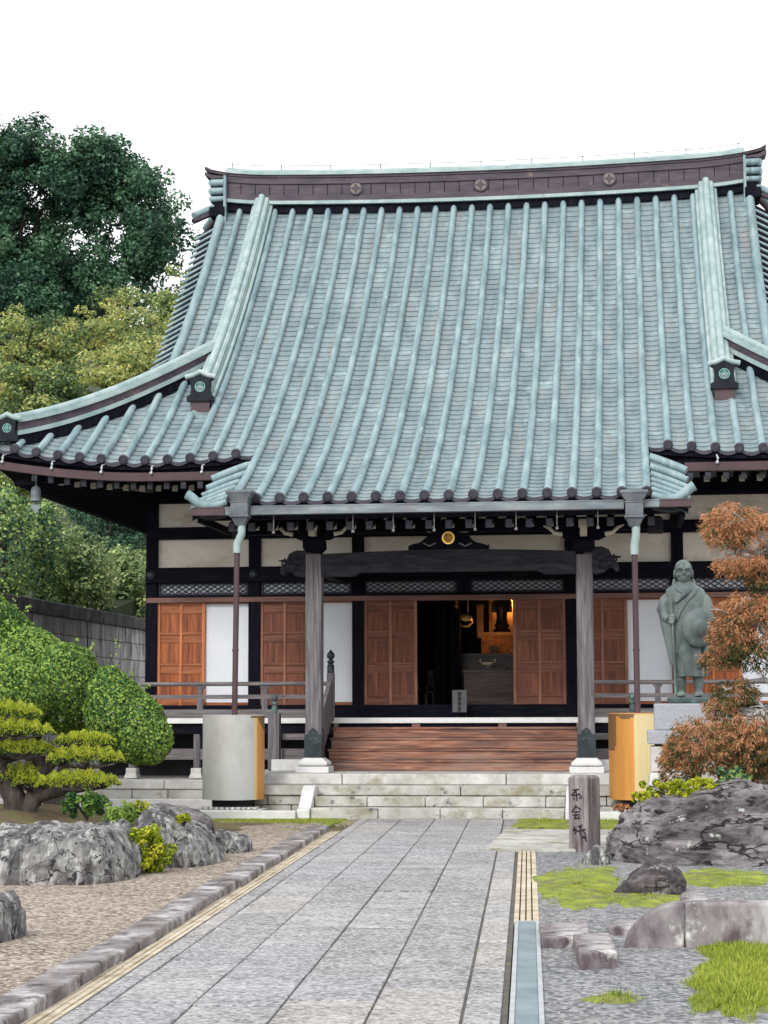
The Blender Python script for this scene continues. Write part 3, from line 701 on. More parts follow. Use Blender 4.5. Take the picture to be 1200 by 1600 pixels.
for sg in (-1, 1):
    x = CX+sg*4.62; b = MB(); path = []; fr = []
    ys = np.linspace(33.05, YR-.02, 22)
    for Y in ys: n = nrm(Y); path.append(Vector((x, Y, zf(x, Y)))); fr.append(((1,0,0), tuple(n)))
    b.sweep(path, [(-.21,-.02),(-.21,.11),(-.16,.12),(-.16,.20),(-.12,.21),(-.12,.29),(.12,.29),(.12,.21),(.16,.20),(.16,.12),(.21,.11),(.21,-.02)], 0, fr)
    for dx, dh, r in ((0, .31, .07), (-.185, .12, .04), (.185, .12, .04), (-.12, .25, .03), (.12, .25, .03)):
        b.tube([p+Vector((dx,0,0))+Vector(f[1])*dh for p, f in zip(path, fr)], r, 10, 0)
    b.build('descending_ridge', T['light'], roof)
    b = MB(); z = zf(x, 33.0); oni(b, (x, 32.94, z+.12), .43, .46)
    b.box(x-.17, x+.17, 32.90, 33.05, z-.10, z+.12, 3)
    b.build('ridge_end_tile', [T['oni'], T['light'], T['green'], T['pipe']], roof)
    # corner ridges down the hip
    b = MB(); path = []; fr = []; n = 20
    for i in range(n+1):
        ax = 4.72+(7.55-4.72)*i/n; Y = hipY(ax); xx = CX+sg*ax
        path.append(Vector((xx, Y, zf(xx, Y)+.03))); 
    d = Vector((sg, -HK, 0)).normalized(); side = Vector((-d.y, d.x, 0))*1.0
    fr = [(tuple(side), (0,0,1))]*len(path)
    for z0, z1, hw, mm in ((-.12,.07,.17,1), (.07,.15,.20,2), (.15,.29,.15,0), (.29,.33,.19,2), (.33,.37,.15,2)):
        b.sweep(path, [(-hw,z0),(-hw,z1),(hw,z1),(hw,z0)], mm, fr)
    b.tube([p+Vector((0,0,.39)) for p in path], .07, 12, 2)
    b.build('corner_ridge', [T['ridge'], T['dark'], T['light']], roof)
    b = MB(); p = path[-1]; oni(b, (p.x+sg*.06, p.y-.12, p.z-.02), .36, .40); b.build('ridge_end_tile', [T['oni'], T['light'], T['green']], roof)
# eave boards and soffits
b = MB()
def eave_pts(n=60):
    return [(CX+HC*(2*i/n-1)) for i in range(n+1)]
for sg in (-1, 1):
    xs_ = [CX+sg*(3.35+(HC-3.35)*i/20) for i in range(21)]
    fr = [((0,1,0), (0,0,1))]*21
    b.sweep([(x, eaveY(abs(x-CX)), zf(x, eaveY(abs(x-CX)))) for x in xs_], [(.03,-.13),(.03,-.04),(.22,-.02),(.22,-.13)], 0, fr)
    b.sweep([(x, eaveY(abs(x-CX)), zf(x, eaveY(abs(x-CX)))) for x in xs_], [(.12,-.26),(.12,-.13),(.24,-.13),(.24,-.26)], 0, fr)
    A = [[(x, YE+.25+(33.7-YE-.25)*k/3, (zf(x, eaveY(abs(x-CX)))-.18)*(1-k/3)+5.78*k/3) for k in range(4)] for x in xs_]
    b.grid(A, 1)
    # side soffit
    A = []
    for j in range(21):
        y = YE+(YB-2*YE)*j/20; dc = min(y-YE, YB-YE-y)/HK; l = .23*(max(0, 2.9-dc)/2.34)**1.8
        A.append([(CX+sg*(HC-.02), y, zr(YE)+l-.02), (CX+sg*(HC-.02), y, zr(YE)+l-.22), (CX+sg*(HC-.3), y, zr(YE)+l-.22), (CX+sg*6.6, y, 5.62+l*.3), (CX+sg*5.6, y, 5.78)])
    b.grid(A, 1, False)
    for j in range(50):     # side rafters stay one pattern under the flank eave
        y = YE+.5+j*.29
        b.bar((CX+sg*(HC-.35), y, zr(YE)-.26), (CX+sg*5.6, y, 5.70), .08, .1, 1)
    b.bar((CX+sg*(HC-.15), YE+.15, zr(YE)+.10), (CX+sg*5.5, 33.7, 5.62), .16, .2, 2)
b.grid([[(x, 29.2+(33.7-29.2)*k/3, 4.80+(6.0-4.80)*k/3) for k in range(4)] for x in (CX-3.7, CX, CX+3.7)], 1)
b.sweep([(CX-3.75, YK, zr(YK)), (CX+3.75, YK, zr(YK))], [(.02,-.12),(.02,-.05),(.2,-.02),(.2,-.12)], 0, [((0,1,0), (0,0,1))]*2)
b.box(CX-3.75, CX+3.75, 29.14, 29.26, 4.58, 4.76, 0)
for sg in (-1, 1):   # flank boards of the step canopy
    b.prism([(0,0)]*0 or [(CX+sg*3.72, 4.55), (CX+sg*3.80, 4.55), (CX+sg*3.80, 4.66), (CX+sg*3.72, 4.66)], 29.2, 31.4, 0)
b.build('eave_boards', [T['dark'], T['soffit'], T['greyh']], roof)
# rafters
b = MB()
b.bar((0, 31.30, 5.40), (0, 32.6, 5.80), .085, .105, 0); b.box(-.045, .045, 31.28, 31.34, 5.345, 5.455, 1)
b.bar((0, 31.9, 5.44), (0, 33.7, 5.72), .085, .10, 0); b.box(-.045, .045, 31.86, 31.92, 5.375, 5.475, 2)
proto = b.build('rafter', [T['soffit'], T['raftg'], T['raft']], hall, loc=(0, 0, 0))
# the prototype is drawn about x = 0 of the world, so shift its mesh to the hall's frame
me = proto.data
for v_ in me.vertices: v_.co.x += hall.location.x
first = True
def place_rafter(pr, x, z, first):
    loc = (x-hall.location.x, 0, z)
    if first: pr.location = loc
    else: dup(pr, loc, hall)
for sg in (-1, 1):
    k = 0; x = 3.95
    while x < 7.3:
        xx = CX+sg*x; place_rafter(proto, xx, lift(x, YE)*.9, first); first = False; x += .29
b = MB()
b.bar((0, 29.42, 4.50), (0, 31.2, 5.02), .10, .12, 0); b.box(-.052, .052, 29.38, 29.44, 4.425, 4.555, 1)
b.bar((0, 29.78, 4.545), (0, 33.5, 5.40), .10, .12, 0); b.box(-.05, .05, 29.72, 29.79, 4.47, 4.59, 2)
proto = b.build('canopy_rafter', [T['soffit'], T['raftg'], T['raft']], hall, loc=(0, 0, 0))
for v_ in proto.data.vertices: v_.co.x += hall.location.x
first = True
for k in range(22):
    place_rafter(proto, CX+(k-10.5)*.313, 0, first); first = False
# gutters
def gutter(x0, x1, y, z0, z1, m, name='gutter', mats=None):
    b = MB(); b.box(x0, x1, y-.07, y+.07, z0, z0+.02); b.box(x0, x1, y-.075, y-.055, z0+.001, z1); b.box(x0, x1, y+.055, y+.075, z0+.001, z1)
    b.box(x0, x0+.015, y-.06, y+.06, z0+.02, z1-.01); b.box(x1-.015, x1, y-.06, y+.06, z0+.02, z1-.01)
    b.box(x0, x1, y-.083, y-.052, z1, z1+.018)
    return b.build(name, m, hall)
zg1, zg0 = PZ(788, 28.93, 690), PZ(800, 28.93, 690)
XL, XRR = PX(392, 28.93, 795), PX(975, 28.93, 795)
gutter(XL, XRR, 28.93, zg0, zg1, T['gut'])
gutter(PX(300, 28.93, 795), PX(352, 28.93, 795), 28.93, zg0+.0, zg1-.01, T['pipe']); gutter(PX(1031, 28.93, 780), PX(1080, 28.93, 780), 28.93, zg0+.02, zg1, T['pipe'])
gutter(PX(353, 28.93, 795), PX(362, 28.93, 795), 28.93, zg0+.0, zg1-.01, T['gut']); gutter(PX(1005, 28.93, 780), PX(1030, 28.93, 780), 28.93, zg0+.02, zg1, T['gut'])
# hooks of the canopy gutter
for u in (427, 551, 614, 678, 742, 806, 870, 934):
    x = PX(u, 28.95, 800); MB().tube([(x, 28.98, zg0-.28), (x, 28.98, zg0)], .008, 6).box(x-.02, x+.02, 28.96, 29.0, zg0-.29, zg0-.25).build('gutter_hook', T['greyh'], hall)
# main eave gutters follow the curve
for (ua, ub, sg) in ((-40, 352, -1), (1070, 1300, 1)):
    xa, xb = PX(ua, 30.85, 740), PX(ub, 30.85, 740); n = 16; b = MB()
    path = [(xa+(xb-xa)*i/n, 30.86, 5.50+lift(abs(xa+(xb-xa)*i/n-CX), YE)*.9) for i in range(n+1)]
    b.sweep(path, [(-.075,-.075),(-.085,.06),(-.07,.06),(-.06,-.06),(.06,-.06),(.06,.06),(.075,.06),(.075,-.075)], 0, [((0,1,0), (0,0,1))]*(n+1))
    gt = b.build('gutter', T['pipe'], hall)
    for i in range(1, 12):
        x = xa+(i-.4)*.86
        if x > xb: break
        z = 5.50+lift(abs(x-CX), YE)*.9
        q = MB(); q.tube([(x, 30.77, z+.03), (x+.01, 30.74, z+.10), (x, 30.8, z+.17), (x, 30.95, z+.2)], .012, 6); q.ball((x, 30.75, z+.05), .028); q.ball((x+.01, 30.75, z+.12), .022)
        q.build('gutter_hook', T['steelL'], hall)
# rain heads and downpipes
for (u, u2, vb) in ((376, 367, 1117), (991, 996, 1112)):
    x = PX(u, 28.85, 795); b = MB(); z1 = PZ(772, 28.85, u)
    b.hexa([(x-.12,28.73,z1-.12),(x+.12,28.73,z1-.12),(x+.12,28.95,z1-.12),(x-.12,28.95,z1-.12),(x-.20,28.68,z1),(x+.20,28.68,z1),(x+.20,28.98,z1),(x-.20,28.98,z1)])
    b.box(x-.21, x+.21, 28.67, 28.99, z1+.001, z1+.05)
    b.box(x-.135, x+.135, 28.72, 28.96, z1-.33, z1-.12); b.box(x-.15, x+.15, 28.705, 28.97, z1-.14, z1-.12)
    b.box(x-.15, x+.15, 28.705, 28.97, z1-.37, z1-.33); b.hexa([(x-.07,28.78,z1-.5),(x+.07,28.78,z1-.5),(x+.07,28.9,z1-.5),(x-.07,28.9,z1-.5),(x-.13,28.73,z1-.371),(x+.13,28.73,z1-.371),(x+.13,28.95,z1-.371),(x-.13,28.95,z1-.371)])
    b.build('rain_head', T['rainhead'], hall, bevel=.008)
    xp = PX(u2+ (4 if u2 < 600 else -4), 28.9, 900); xq = PX(u2, 28.9, 1100)
    b = MB(); b.tube([(x+.02, 28.84, z1-.48), (x+.02, 28.84, z1-.62), (xp, 28.86, z1-.78), (xp, 28.86, z1-.92)], [.062,.062,.066,.062], 12, 0)
    b.build('pipe_elbow', T['light'], hall)
    b = MB(); b.tube([(xp, 28.86, z1-.90), (xq, 28.88, PZ(vb+6, 28.9, u2))], .045, 12, 0)
    for f in (.25, .62): b.tube([(xp+(xq-xp)*f, 28.87, (z1-.9)*(1-f)+1.6*f-.02), (xp+(xq-xp)*f, 28.87, (z1-.9)*(1-f)+1.6*f+.02)], .052, 12, 0)
    b.build('downpipe', T['pipe'], hall)
# wind bell at the corner
x, z = P(56, 772, 31.2); b = MB()
b.lathe([(.012,.16),(.03,.14),(.07,.11),(.085,.05),(.085,-.06),(.10,-.10),(.10,-.12)], (x, 31.2, z), 16, 0)
b.tube([(x,31.2,z+.15),(x,31.2,z+.42)], .008, 6); b.add([(x-.07,31.2,z-.16),(x+.07,31.2,z-.16),(x+.085,31.2,z-.22),(x,31.2,z-.34),(x-.085,31.2,z-.22)], [(0,1,2,3,4)]); b.tube([(x,31.2,z-.1),(x,31.2,z-.18)], .006, 6)
b.build('wind_bell', T['gut'], hall)
# ------------------------------------------------------------------ hall body
YF = 33.6
def fx(u, v=1000): return PX(u, YF, v)
def fz(v, u=600): return PZ(v, YF, u)
ZF = 1.47                                             # veranda floor level
colx = [fx(u) for u in (238, 398.5, 560.5, 893.5, 1060.5, 1227)]
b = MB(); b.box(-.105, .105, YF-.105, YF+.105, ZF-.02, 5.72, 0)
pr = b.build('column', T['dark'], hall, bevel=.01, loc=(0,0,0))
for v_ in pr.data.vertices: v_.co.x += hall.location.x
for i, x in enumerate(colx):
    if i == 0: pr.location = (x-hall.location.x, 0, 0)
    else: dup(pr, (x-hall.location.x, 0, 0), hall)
zA = [fz(v, 318) for v in (770, 787, 824, 843, 887, 888, 911, 913, 928, 934, 942, 1102, 1119)]
# 0 top 1 upper plaster top 2 its foot 3 plaster top 4 foot 6 beam foot 7 lattice top 8 lattice foot 9 lintel top 10 door top 11 door foot 12 floor
x0, x1 = colx[0]-.1, colx[-1]+.1
def beam(z0, z1, y0, y1, name, m=T['darkh'], a=x0, c=x1, bev=.008):
    return MB().box(a, c, y0, y1, z0, z1).build(name, m, hall, bevel=bev)
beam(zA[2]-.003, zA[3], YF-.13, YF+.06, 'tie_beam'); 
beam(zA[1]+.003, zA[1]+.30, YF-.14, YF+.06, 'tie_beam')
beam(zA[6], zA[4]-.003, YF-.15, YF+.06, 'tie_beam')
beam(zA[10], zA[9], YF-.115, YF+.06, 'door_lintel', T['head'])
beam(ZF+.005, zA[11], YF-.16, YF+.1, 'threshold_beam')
# upper plaster
for i in range(5):
    a, c = colx[i]+.1, colx[i+1]-.1
    MB().box(a, c, YF-.01, YF+.05, zA[2], zA[1]).build('plaster_panel', T['plaster'], hall)
    MB().box(a, c, YF-.01, YF+.05, zA[4], zA[3]).build('plaster_panel', T['plaster'], hall)
# boss at beam crossings
for i in (0, 1, 4):
    q = MB(); q.lathe([(.085,0),(.075,.03),(.03,.05)], (0,0,0), 12); q.v = [(colx[i]+x, YF-.15-z, (zA[6]+zA[4])/2+y) for x,y,z in q.v]; q.build('nail_cover', T['shoe'], hall)
# lattices
def lattice(a, c, z0, z1, lit=True):
    b = MB(); f = .035
    b.box(a, c, YF-.06, YF-.02, z0, z0+f); b.box(a, c, YF-.06, YF-.02, z1-f, z1); b.box(a, a+f, YF-.06, YF-.02, z0+f, z1-f); b.box(c-f, c, YF-.06, YF-.02, z0+f, z1-f)
    ia, ic, iz0, iz1 = a+f, c-f, z0+f, z1-f
    n = max(2, round((ic-ia)/.137)); w = (ic-ia)/n; h = (iz1-iz0)/2
    for i in range(n):
        for j in range(2):
            xa, za = ia+i*w, iz0+j*h
            b.bar((xa, YF-.042, za), (xa+w, YF-.042, za+h), .014, .016); b.bar((xa, YF-.034, za+h), (xa+w, YF-.034, za), .014, .016)
    o = b.build('transom_lattice', T['lattice'], hall)
    MB().box(ia, ic, YF-.012, YF-.004, iz0, iz1).build('lattice_backing', T['glass'] if lit else T['inner'], o)
for i in range(5):
    a, c = colx[i]+.1, colx[i+1]-.1
    if i == 2:
        m_ = (a+c)/2; lattice(a+.02, m_-.12, zA[8]-.03, zA[7]+.03); lattice(m_+.12, c-.02, zA[8]-.03, zA[7]+.03)
        MB().box(m_-.12, m_+.12, YF-.08, YF+.05, zA[9], zA[6]).build('transom_post', T['dark'], hall)
    else: lattice(a+.02, c-.02, zA[8]-.03, zA[7]+.03)
    beam(zA[8]-.031-.0, zA[9]+.002, YF-.08, YF+.05, 'transom_rail', a=a, c=c) if zA[8]-.031 > zA[9]+.002 else MB().box(a, c, YF-.08, YF+.05, zA[9], zA[8]-.033).build('transom_rail', T['darkh'], hall)
    MB().box(a, c, YF+.0, YF+.05, zA[9], zA[6]+.002).build('transom_back', T['inner'], hall)
# sliding doors
rows = [0, .018, .083, .098, .285, .312, .362, .388, .590, .612, .668, .690, .800, .816, .900, .915, .978, 1.0]
def door(a, c, y, mv, mh, z0=None, z1=None):
    z0 = zA[11] if z0 is None else z0; z1 = zA[10] if z1 is None else z1; H_ = z1-z0; st = .055
    b = MB(); zz = lambda f: z1-f*H_
    mid = (a+c)/2
    for xa, xc in ((a, a+st), (c-st, c), (mid-.026, mid+.026)): b.box(xa, xc, y-.030, y+.018, z0, z1, 0)
    rails = [(0,.022), (.083,.105), (.287,.312), (.362,.390), (.590,.614), (.668,.694), (.905,.925), (.972,1.0)]
    for f0, f1 in rails:
        for xa, xc in ((a+st, mid-.026), (mid+.026, c-st)): b.box(xa, xc, y-.024, y+.014, zz(f1), zz(f0), 1)
    fm = T['doorF'] if mv is T['door'] else T['door2F']
    o = b.build('sliding_door', [fm, mh], hall, bevel=.003)
    p = MB()
    gaps = [(.022,.083), (.105,.287), (.312,.362), (.390,.590), (.614,.668), (.694,.905), (.925,.972)]
    for gi, (f0, f1) in enumerate(gaps):
        for xa, xc in ((a+st, mid-.026), (mid+.026, c-st)):
            hor = gi in (0, 2, 4, 6)
            p.box(xa-.002, xc+.002, y-.004, y+.010, zz(f1)-.002, zz(f0)+.002, 1 if hor else 0)
            n = 4 if gi == 1 else 2 if gi in (3, 5) else 0
            for k in range(n):
                w = (xc-xa)/n; e = random.uniform(0, .002)
                p.box(xa+k*w+.003, xa+(k+1)*w-.003, y-.009-e, y-.004, zz(f1)+.003, zz(f0)-.003, 0)
    p.build('door_panels', [mv, mh], o)
def white(a, c, y):
    b = MB(); f = .022
    b.box(a, a+f, y-.015, y+.015, zA[11], zA[10]); b.box(c-f, c, y-.015, y+.015, zA[11], zA[10]); b.box(a+f, c-f, y-.015, y+.015, zA[11], zA[11]+.05); b.box(a+f, c-f, y-.015, y+.015, zA[10]-f, zA[10])
    o = b.build('white_screen', T['doorh'], hall)
    MB().box(a+f, c-f, y-.008, y+.008, zA[11]+.05, zA[10]-f).build('screen_paper', T['paper'], o)
YD = YF-.02
door(colx[0]+.1, fx(321), YD, T['door'], T['doorh']); white(fx(319), colx[1]-.1, YD+.045)
door(colx[1]+.1, fx(484), YD, T['door2'], T['door2h']); white(fx(482), colx[2]-.1, YD+.045)
door(colx[2]+.1, fx(652), YD, T['door2'], T['door2h']); door(fx(802), colx[3]-.1, YD, T['door2'], T['door2h'])
door(colx[3]+.1, fx(981), YD, T['door2'], T['door2h']); white(fx(979), colx[4]-.1, YD+.045)
door(colx[4]+.1, fx(1158), YD, T['door'], T['doorh']); white(fx(1156), colx[5]-.1, YD+.045)
# flanks and rear of the hall, floor and dark interior
YBK = YB-YF
b = MB()
for sg, x in ((-1, colx[0]), (1, colx[5])):
    b.box(min(x, x-sg*.08), max(x, x-sg*.08), YF+.11, YBK, ZF, 5.8)
b.box(colx[0], colx[5], YBK, YBK+.1, ZF, 5.8)
b.build('outer_wall', T['dark'], hall)
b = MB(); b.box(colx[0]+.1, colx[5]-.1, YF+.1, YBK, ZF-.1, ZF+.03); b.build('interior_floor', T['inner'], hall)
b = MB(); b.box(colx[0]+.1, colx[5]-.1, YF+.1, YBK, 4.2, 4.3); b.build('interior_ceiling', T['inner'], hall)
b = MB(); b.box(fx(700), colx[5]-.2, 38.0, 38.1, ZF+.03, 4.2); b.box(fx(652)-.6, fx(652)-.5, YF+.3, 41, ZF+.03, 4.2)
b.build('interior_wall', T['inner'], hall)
for u in (688, 711):
    x = PX(u, 35.6); MB().box(x-.10, x+.10, 35.5, 35.7, ZF+.03, 4.2).build('interior_post', T['dark'], hall, bevel=.01)
# veranda
YV = 32.2
b = MB(); b.box(colx[0]-1.35, colx[5]+1.35, YV, YF-.161, ZF-.09, ZF); 
b.build('veranda_floor', T['edge'], hall, bevel=.006)
for q in ((colx[0]-1.3, CX-2.12), (CX+2.12, colx[5]+1.3)): MB().box(q[0], q[1], YV+.06, YV+.18, ZF-.27, ZF-.091).build('veranda_beam', T['darkh'], hall)
zL0, zL1 = PZ(1187, YV+.1, 250), PZ(1170, YV+.1, 250)
for q in ((colx[0]-1.3, CX-2.3), (CX+2.3, colx[5]+1.3)): MB().box(q[0], q[1], YV+.08, YV+.16, zL0, zL1).build('foot_tie', T['greyh'], hall, bevel=.006)
for u in (207, 308, 1010, 1110):
    x = PX(u, YV+.1, 1180); o = MB().box(x-.055, x+.055, YV+.05, YV+.19, .62, ZF-.272).build('veranda_post', T['greyw'], hall, bevel=.008)
    q = MB(); q.box(x-.09, x+.09, YV+.0, YV+.24, .447, .62); q.hexa([(x-.12,YV-.03,.447),(x+.12,YV-.03,.447),(x+.12,YV+.27,.447),(x-.12,YV+.27,.447),(x-.092,YV-.005,.53),(x+.092,YV-.005,.53),(x+.092,YV+.245,.53),(x-.092,YV+.245,.53)])
    q.build('post_stone', T['stone'], o, bevel=.01)
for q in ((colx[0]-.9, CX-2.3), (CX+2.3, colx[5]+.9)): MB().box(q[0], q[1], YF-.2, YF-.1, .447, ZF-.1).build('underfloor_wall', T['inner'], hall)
# veranda railing
def railing(xa, xb, posts):
    b = MB()
    zt = PZ(1069, YV+.1, 300); zm = PZ(1089, YV+.1, 300)
    b.tube([(xa, YV+.1, zt), (xb, YV+.1, zt)], .038, 10, 0); b.box(xa, xb, YV+.06, YV+.14, zm-.035, zm+.035)
    o = b.build('railing', T['greyh'], hall)
    b2 = MB().box(xa, xb, YV+.05, YV+.15, ZF+.003, ZF+.15); b2.build('bottom_rail', T['greyh'], o, bevel=.006)
    for x in posts:
        q = MB(); q.box(x-.05, x+.05, YV+.055, YV+.145, ZF+.151, zm-.036); q.box(x-.045, x+.045, YV+.06, YV+.14, zm+.036, zt-.06)
        q.hexa([(x-.045,YV+.06,zt-.1),(x+.045,YV+.06,zt-.1),(x+.045,YV+.14,zt-.1),(x-.045,YV+.14,zt-.1),(x-.09,YV+.05,zt-.035),(x+.09,YV+.05,zt-.035),(x+.09,YV+.15,zt-.035),(x-.09,YV+.15,zt-.035)])
        q.build('railing_post', T['greyw'], o)
XS0, XS1 = CX-2.12, CX+2.12
railing(colx[0]-1.25, XS0-.02, [PX(u, YV+.1, 1090) for u in (313, 414)])
railing(XS1+.02, colx[5]+1.25, [PX(u, YV+.1, 1090) for u in (1028, 1130)])
def onion(b, x, y, z, s, m):
    b.lathe([(.095*s,0),(.10*s,.03*s),(.10*s,.22*s),(.075*s,.23*s),(.07*s,.27*s),(.10*s,.29*s),(.105*s,.33*s),(.055*s,.36*s),(.055*s,.39*s),(.095*s,.42*s),(.115*s,.47*s),(.10*s,.54*s),(.05*s,.59*s),(.012*s,.645*s)], (x, y, z), 16, m)
for sg in (-1, 1):
    # stair flank: upper newel, sloping string and rail
    x = CX+sg*2.10 if sg > 0 else PX(518, YV+.1, 1080)
    x = PX(518, YV+.1, 1080) if sg < 0 else 2*CX-PX(518, YV+.1, 1080)
    zt = PZ(1052, YV+.1, 518)
    o = MB().box(x-.06, x+.06, YV-.05, YV+.10, ZF-.05, zt).build('newel_post', T['greyw'], hall, bevel=.008)
    q = MB(); onion(q, x, YV+.02, zt+.0, .62, 0); q.build('newel_finial', T['shoe'], o)
    b = MB(); b.bar((x-sg*.0, YV-.02, ZF+.28), (x, 30.75, .95), .07, .52); b.bar((x, YV-.02, zt-.12), (x, 30.75, zt-.95), .07, .08); b.bar((x, YV-.02, zt-.36), (x, 30.75, zt-1.2), .05, .06)
    for f in (.3, .7): b.box(x-.03, x+.03, YV-.02-f*1.4-.03, YV-.02-f*1.4+.03, ZF+.2-f*.75, zt-.12-f*.83)
    b.build('stair_side', T['greyh'], hall, bevel=.006)
    # free newel beside the stair on the platform
    u = 429; x = PX(u, 31.3, 1150) if sg < 0 else 2*CX-PX(u, 31.3, 1150)
    zt = PZ(1114, 31.3, 429)
    o = MB().box(x-.095, x+.095, 31.2, 31.39, .612, zt).build('newel_post', T['greyw'], hall, bevel=.012)
    q = MB(); onion(q, x, 31.295, zt, .50, 0); q.build('newel_finial', T['bronzeD'], o)
    for za, zb in ((PZ(1156, 31.5, 480), PZ(1146, 31.5, 480)), (PZ(1186, 31.5, 480), PZ(1171, 31.5, 480))):
        xa, xb = x+.1*-sg, CX+sg*2.18
        MB().box(min(xa,xb), max(xa,xb), 31.42, 31.5, za, zb).build('side_rail', T['greyh'], hall, bevel=.006)
# wooden stair
nst = 5; zb_ = .612
for k in range(nst-1):
    z0 = zb_+k*.176; y = 31.05+k*.25
    b = MB(); b.box(XS0+.08, XS1-.08, y+.02, y+.06, z0+.002, z0+.140); b.box(XS0+.06, XS1-.06, y, y+.30, z0+.1405, z0+.176)
    b.build('stair_step', T['stair'], hall, bevel=.006)
b = MB(); b.box(XS0+.1, XS1-.1, YV+.05, YV+.1, .6, ZF-.09); b.build('stair_back', T['darkh'], hall)
for u in (650, 785): 
    x = PX(u, YV, 1130); MB().box(x-.07, x+.07, YV-.01, YV+.06, ZF-.17, ZF-.092).build('stair_bracket', T['head'], hall)
# canopy pillars, bases, brackets, rainbow beam
YP = 30.4
pillars = []
for u, sg in ((491.5, -1), (914.5, 1)):
    x = PX(u, YP, 1000); zt = PZ(866, YP, u); zs0, zs1 = PZ(1182, YP-.15, u), PZ(1140, YP-.15, u)
    pillars.append(x)
    o = MB().box(x-.132, x+.132, YP-.132, YP+.132, zs0, zt).build('canopy_pillar', T['greyw'], hall, bevel=.03)
    q = MB(); w = .142
    q.box(x-w, x+w, YP-w, YP+w, zs0-.02, zs0+.20)
    q.box(x-w-.006, x+w+.006, YP-w-.006, YP+w+.006, zs0+.19, zs0+.215)
    for k in range(4):    # ogee-topped plates
        prof = [(-w, .21), (w, .21), (w, .34), (w*.62, .35), (w*.5, .40), (w*.25, .43), (0, .455), (-w*.25, .43), (-w*.5, .40), (-w*.62, .35), (-w, .34)]
        if k < 2: q.prism([(x+a, zs0+c) for a, c in prof], YP+(-w if k == 0 else w-.012), YP+(-w+.012 if k == 0 else w))
        else:
            xx = x+(-w if k == 2 else w-.012); n_ = len(prof)
            q.add([(xx, YP+a*.999, zs0+c) for a, c in prof]+[(xx+.012, YP+a*.999, zs0+c) for a, c in prof], [tuple(range(n_)), tuple(reversed(range(n_, 2*n_)))]+[(i, (i+1) % n_, (i+1) % n_+n_, i+n_) for i in range(n_)])
    for k in range(6): q.box(x-w+.03+k*.042, x-w+.045+k*.042, YP-w-.005, YP-w+.001, zs0+.02, zs0+.17)
    q.ball((x, YP-w-.004, zs0+.375), .016, 1); q.tube([(x-.06, YP-w-.004, zs0+.26), (x-.02, YP-w-.006, zs0+.30), (x+.02, YP-w-.006, zs0+.29), (x+.07, YP-w-.004, zs0+.265)], .008, 6, 1)
    q.build('pillar_shoe', [T['shoe'], T['bronzeD']], o)
    q = MB(); z0 = .612; h = (zs0-.02)-z0-.10
    q.box(x-.27, x+.27, YP-.27, YP+.27, z0, z0+.10)
    sq = sqrt(2)
    q.lathe([(.17*sq, .10), (.235*sq, .115+.0), (.245*sq, .10+h*.42), (.20*sq, .10+h*.7), (.155*sq, .10+h*.98)], (x, YP, z0), 4, 0, smooth=False, rot=pi/4)
    q.build('pillar_base', T['stoneW'], o, bevel=.012)
    # bracket set
    q = MB(); zt2 = PZ(845, YP, u); zt3 = PZ(812, YP, u)
    q.hexa([(x-.10,YP-.10,zt),(x+.10,YP-.10,zt),(x+.10,YP+.10,zt),(x-.10,YP+.10,zt),(x-.17,YP-.17,zt+.09),(x+.17,YP-.17,zt+.09),(x+.17,YP+.17,zt+.09),(x-.17,YP+.17,zt+.09)])
    q.box(x-.17, x+.17, YP-.17, YP+.17, zt+.091, zt2)
    arm = [(-.50,.26),(-.52,.20),(-.44,.10),(-.30,.02),(-.12,0),(.12,0),(.30,.02),(.44,.10),(.52,.20),(.50,.26)]
    q.prism([(x+a*.82, zt2+.001+c*.7) for a, c in arm], YP-.09, YP+.09)
    for dx in (-.36, 0, .36): 
        q.hexa([(x+dx-.07,YP-.1,zt2+.19),(x+dx+.07,YP-.1,zt2+.19),(x+dx+.07,YP+.1,zt2+.19),(x+dx-.07,YP+.1,zt2+.19),(x+dx-.11,YP-.12,zt2+.25),(x+dx+.11,YP-.12,zt2+.25),(x+dx+.11,YP+.12,zt2+.25),(x+dx-.11,YP+.12,zt2+.25)])
        q.box(x+dx-.11, x+dx+.11, YP-.12, YP+.12, zt2+.251, zt3-.002)
    for s2 in (-1, 1):
        q.tube([(x+s2*.34, YP-.1, zt2+.10), (x+s2*.46, YP-.12, zt2+.12), (x+s2*.54, YP-.13, zt2+.20), (x+s2*.64, YP-.12, zt2+.24)], [.04,.035,.03,.012], 8, 1)
    q.box(x-.055, x+.055, YP-.30, YP-.101, zt2+.06, zt2+.20, 1); q.box(x-.075, x+.075, YP-.34, YP-.13, zt2+.201, zt2+.32, 1)
    q.build('bracket_set', [T['darkh'], T['raft']], hall, bevel=.006)
    # carved beam nose
    pts = [(240,320),(215,303),(160,303),(128,318),(115,345),(72,350),(108,360),(84,388),(85,414),(100,418),(112,400),(128,396),(150,420),(190,428),(240,425)]
    poly = []
    for px, py in pts:
        X, Z = P(400+px/3, 760+py/3, YP); 
        poly.append((X if sg < 0 else 2*CX-X, Z))
    if sg > 0: poly = poly[::-1]
    dxs = (x-.0)-(max(p[0] for p in poly) if sg < 0 else min(p[0] for p in poly))
    poly = [(p[0]+dxs, p[1]) for p in poly]
    q = MB(); q.prism(poly, YP-.12, YP+.12)
    mx = sum(p[0] for p in poly)/len(poly); mz = sum(p[1] for p in poly)/len(poly)
    for (a, c, r) in ((-.10*-sg*-1, .06, .07), (.06*sg*1, -.02, .06), (-.02, -.05, .08)):
        q.ball((mx+a, YP-.12, mz+c), (r, .045, r*.8), 0)
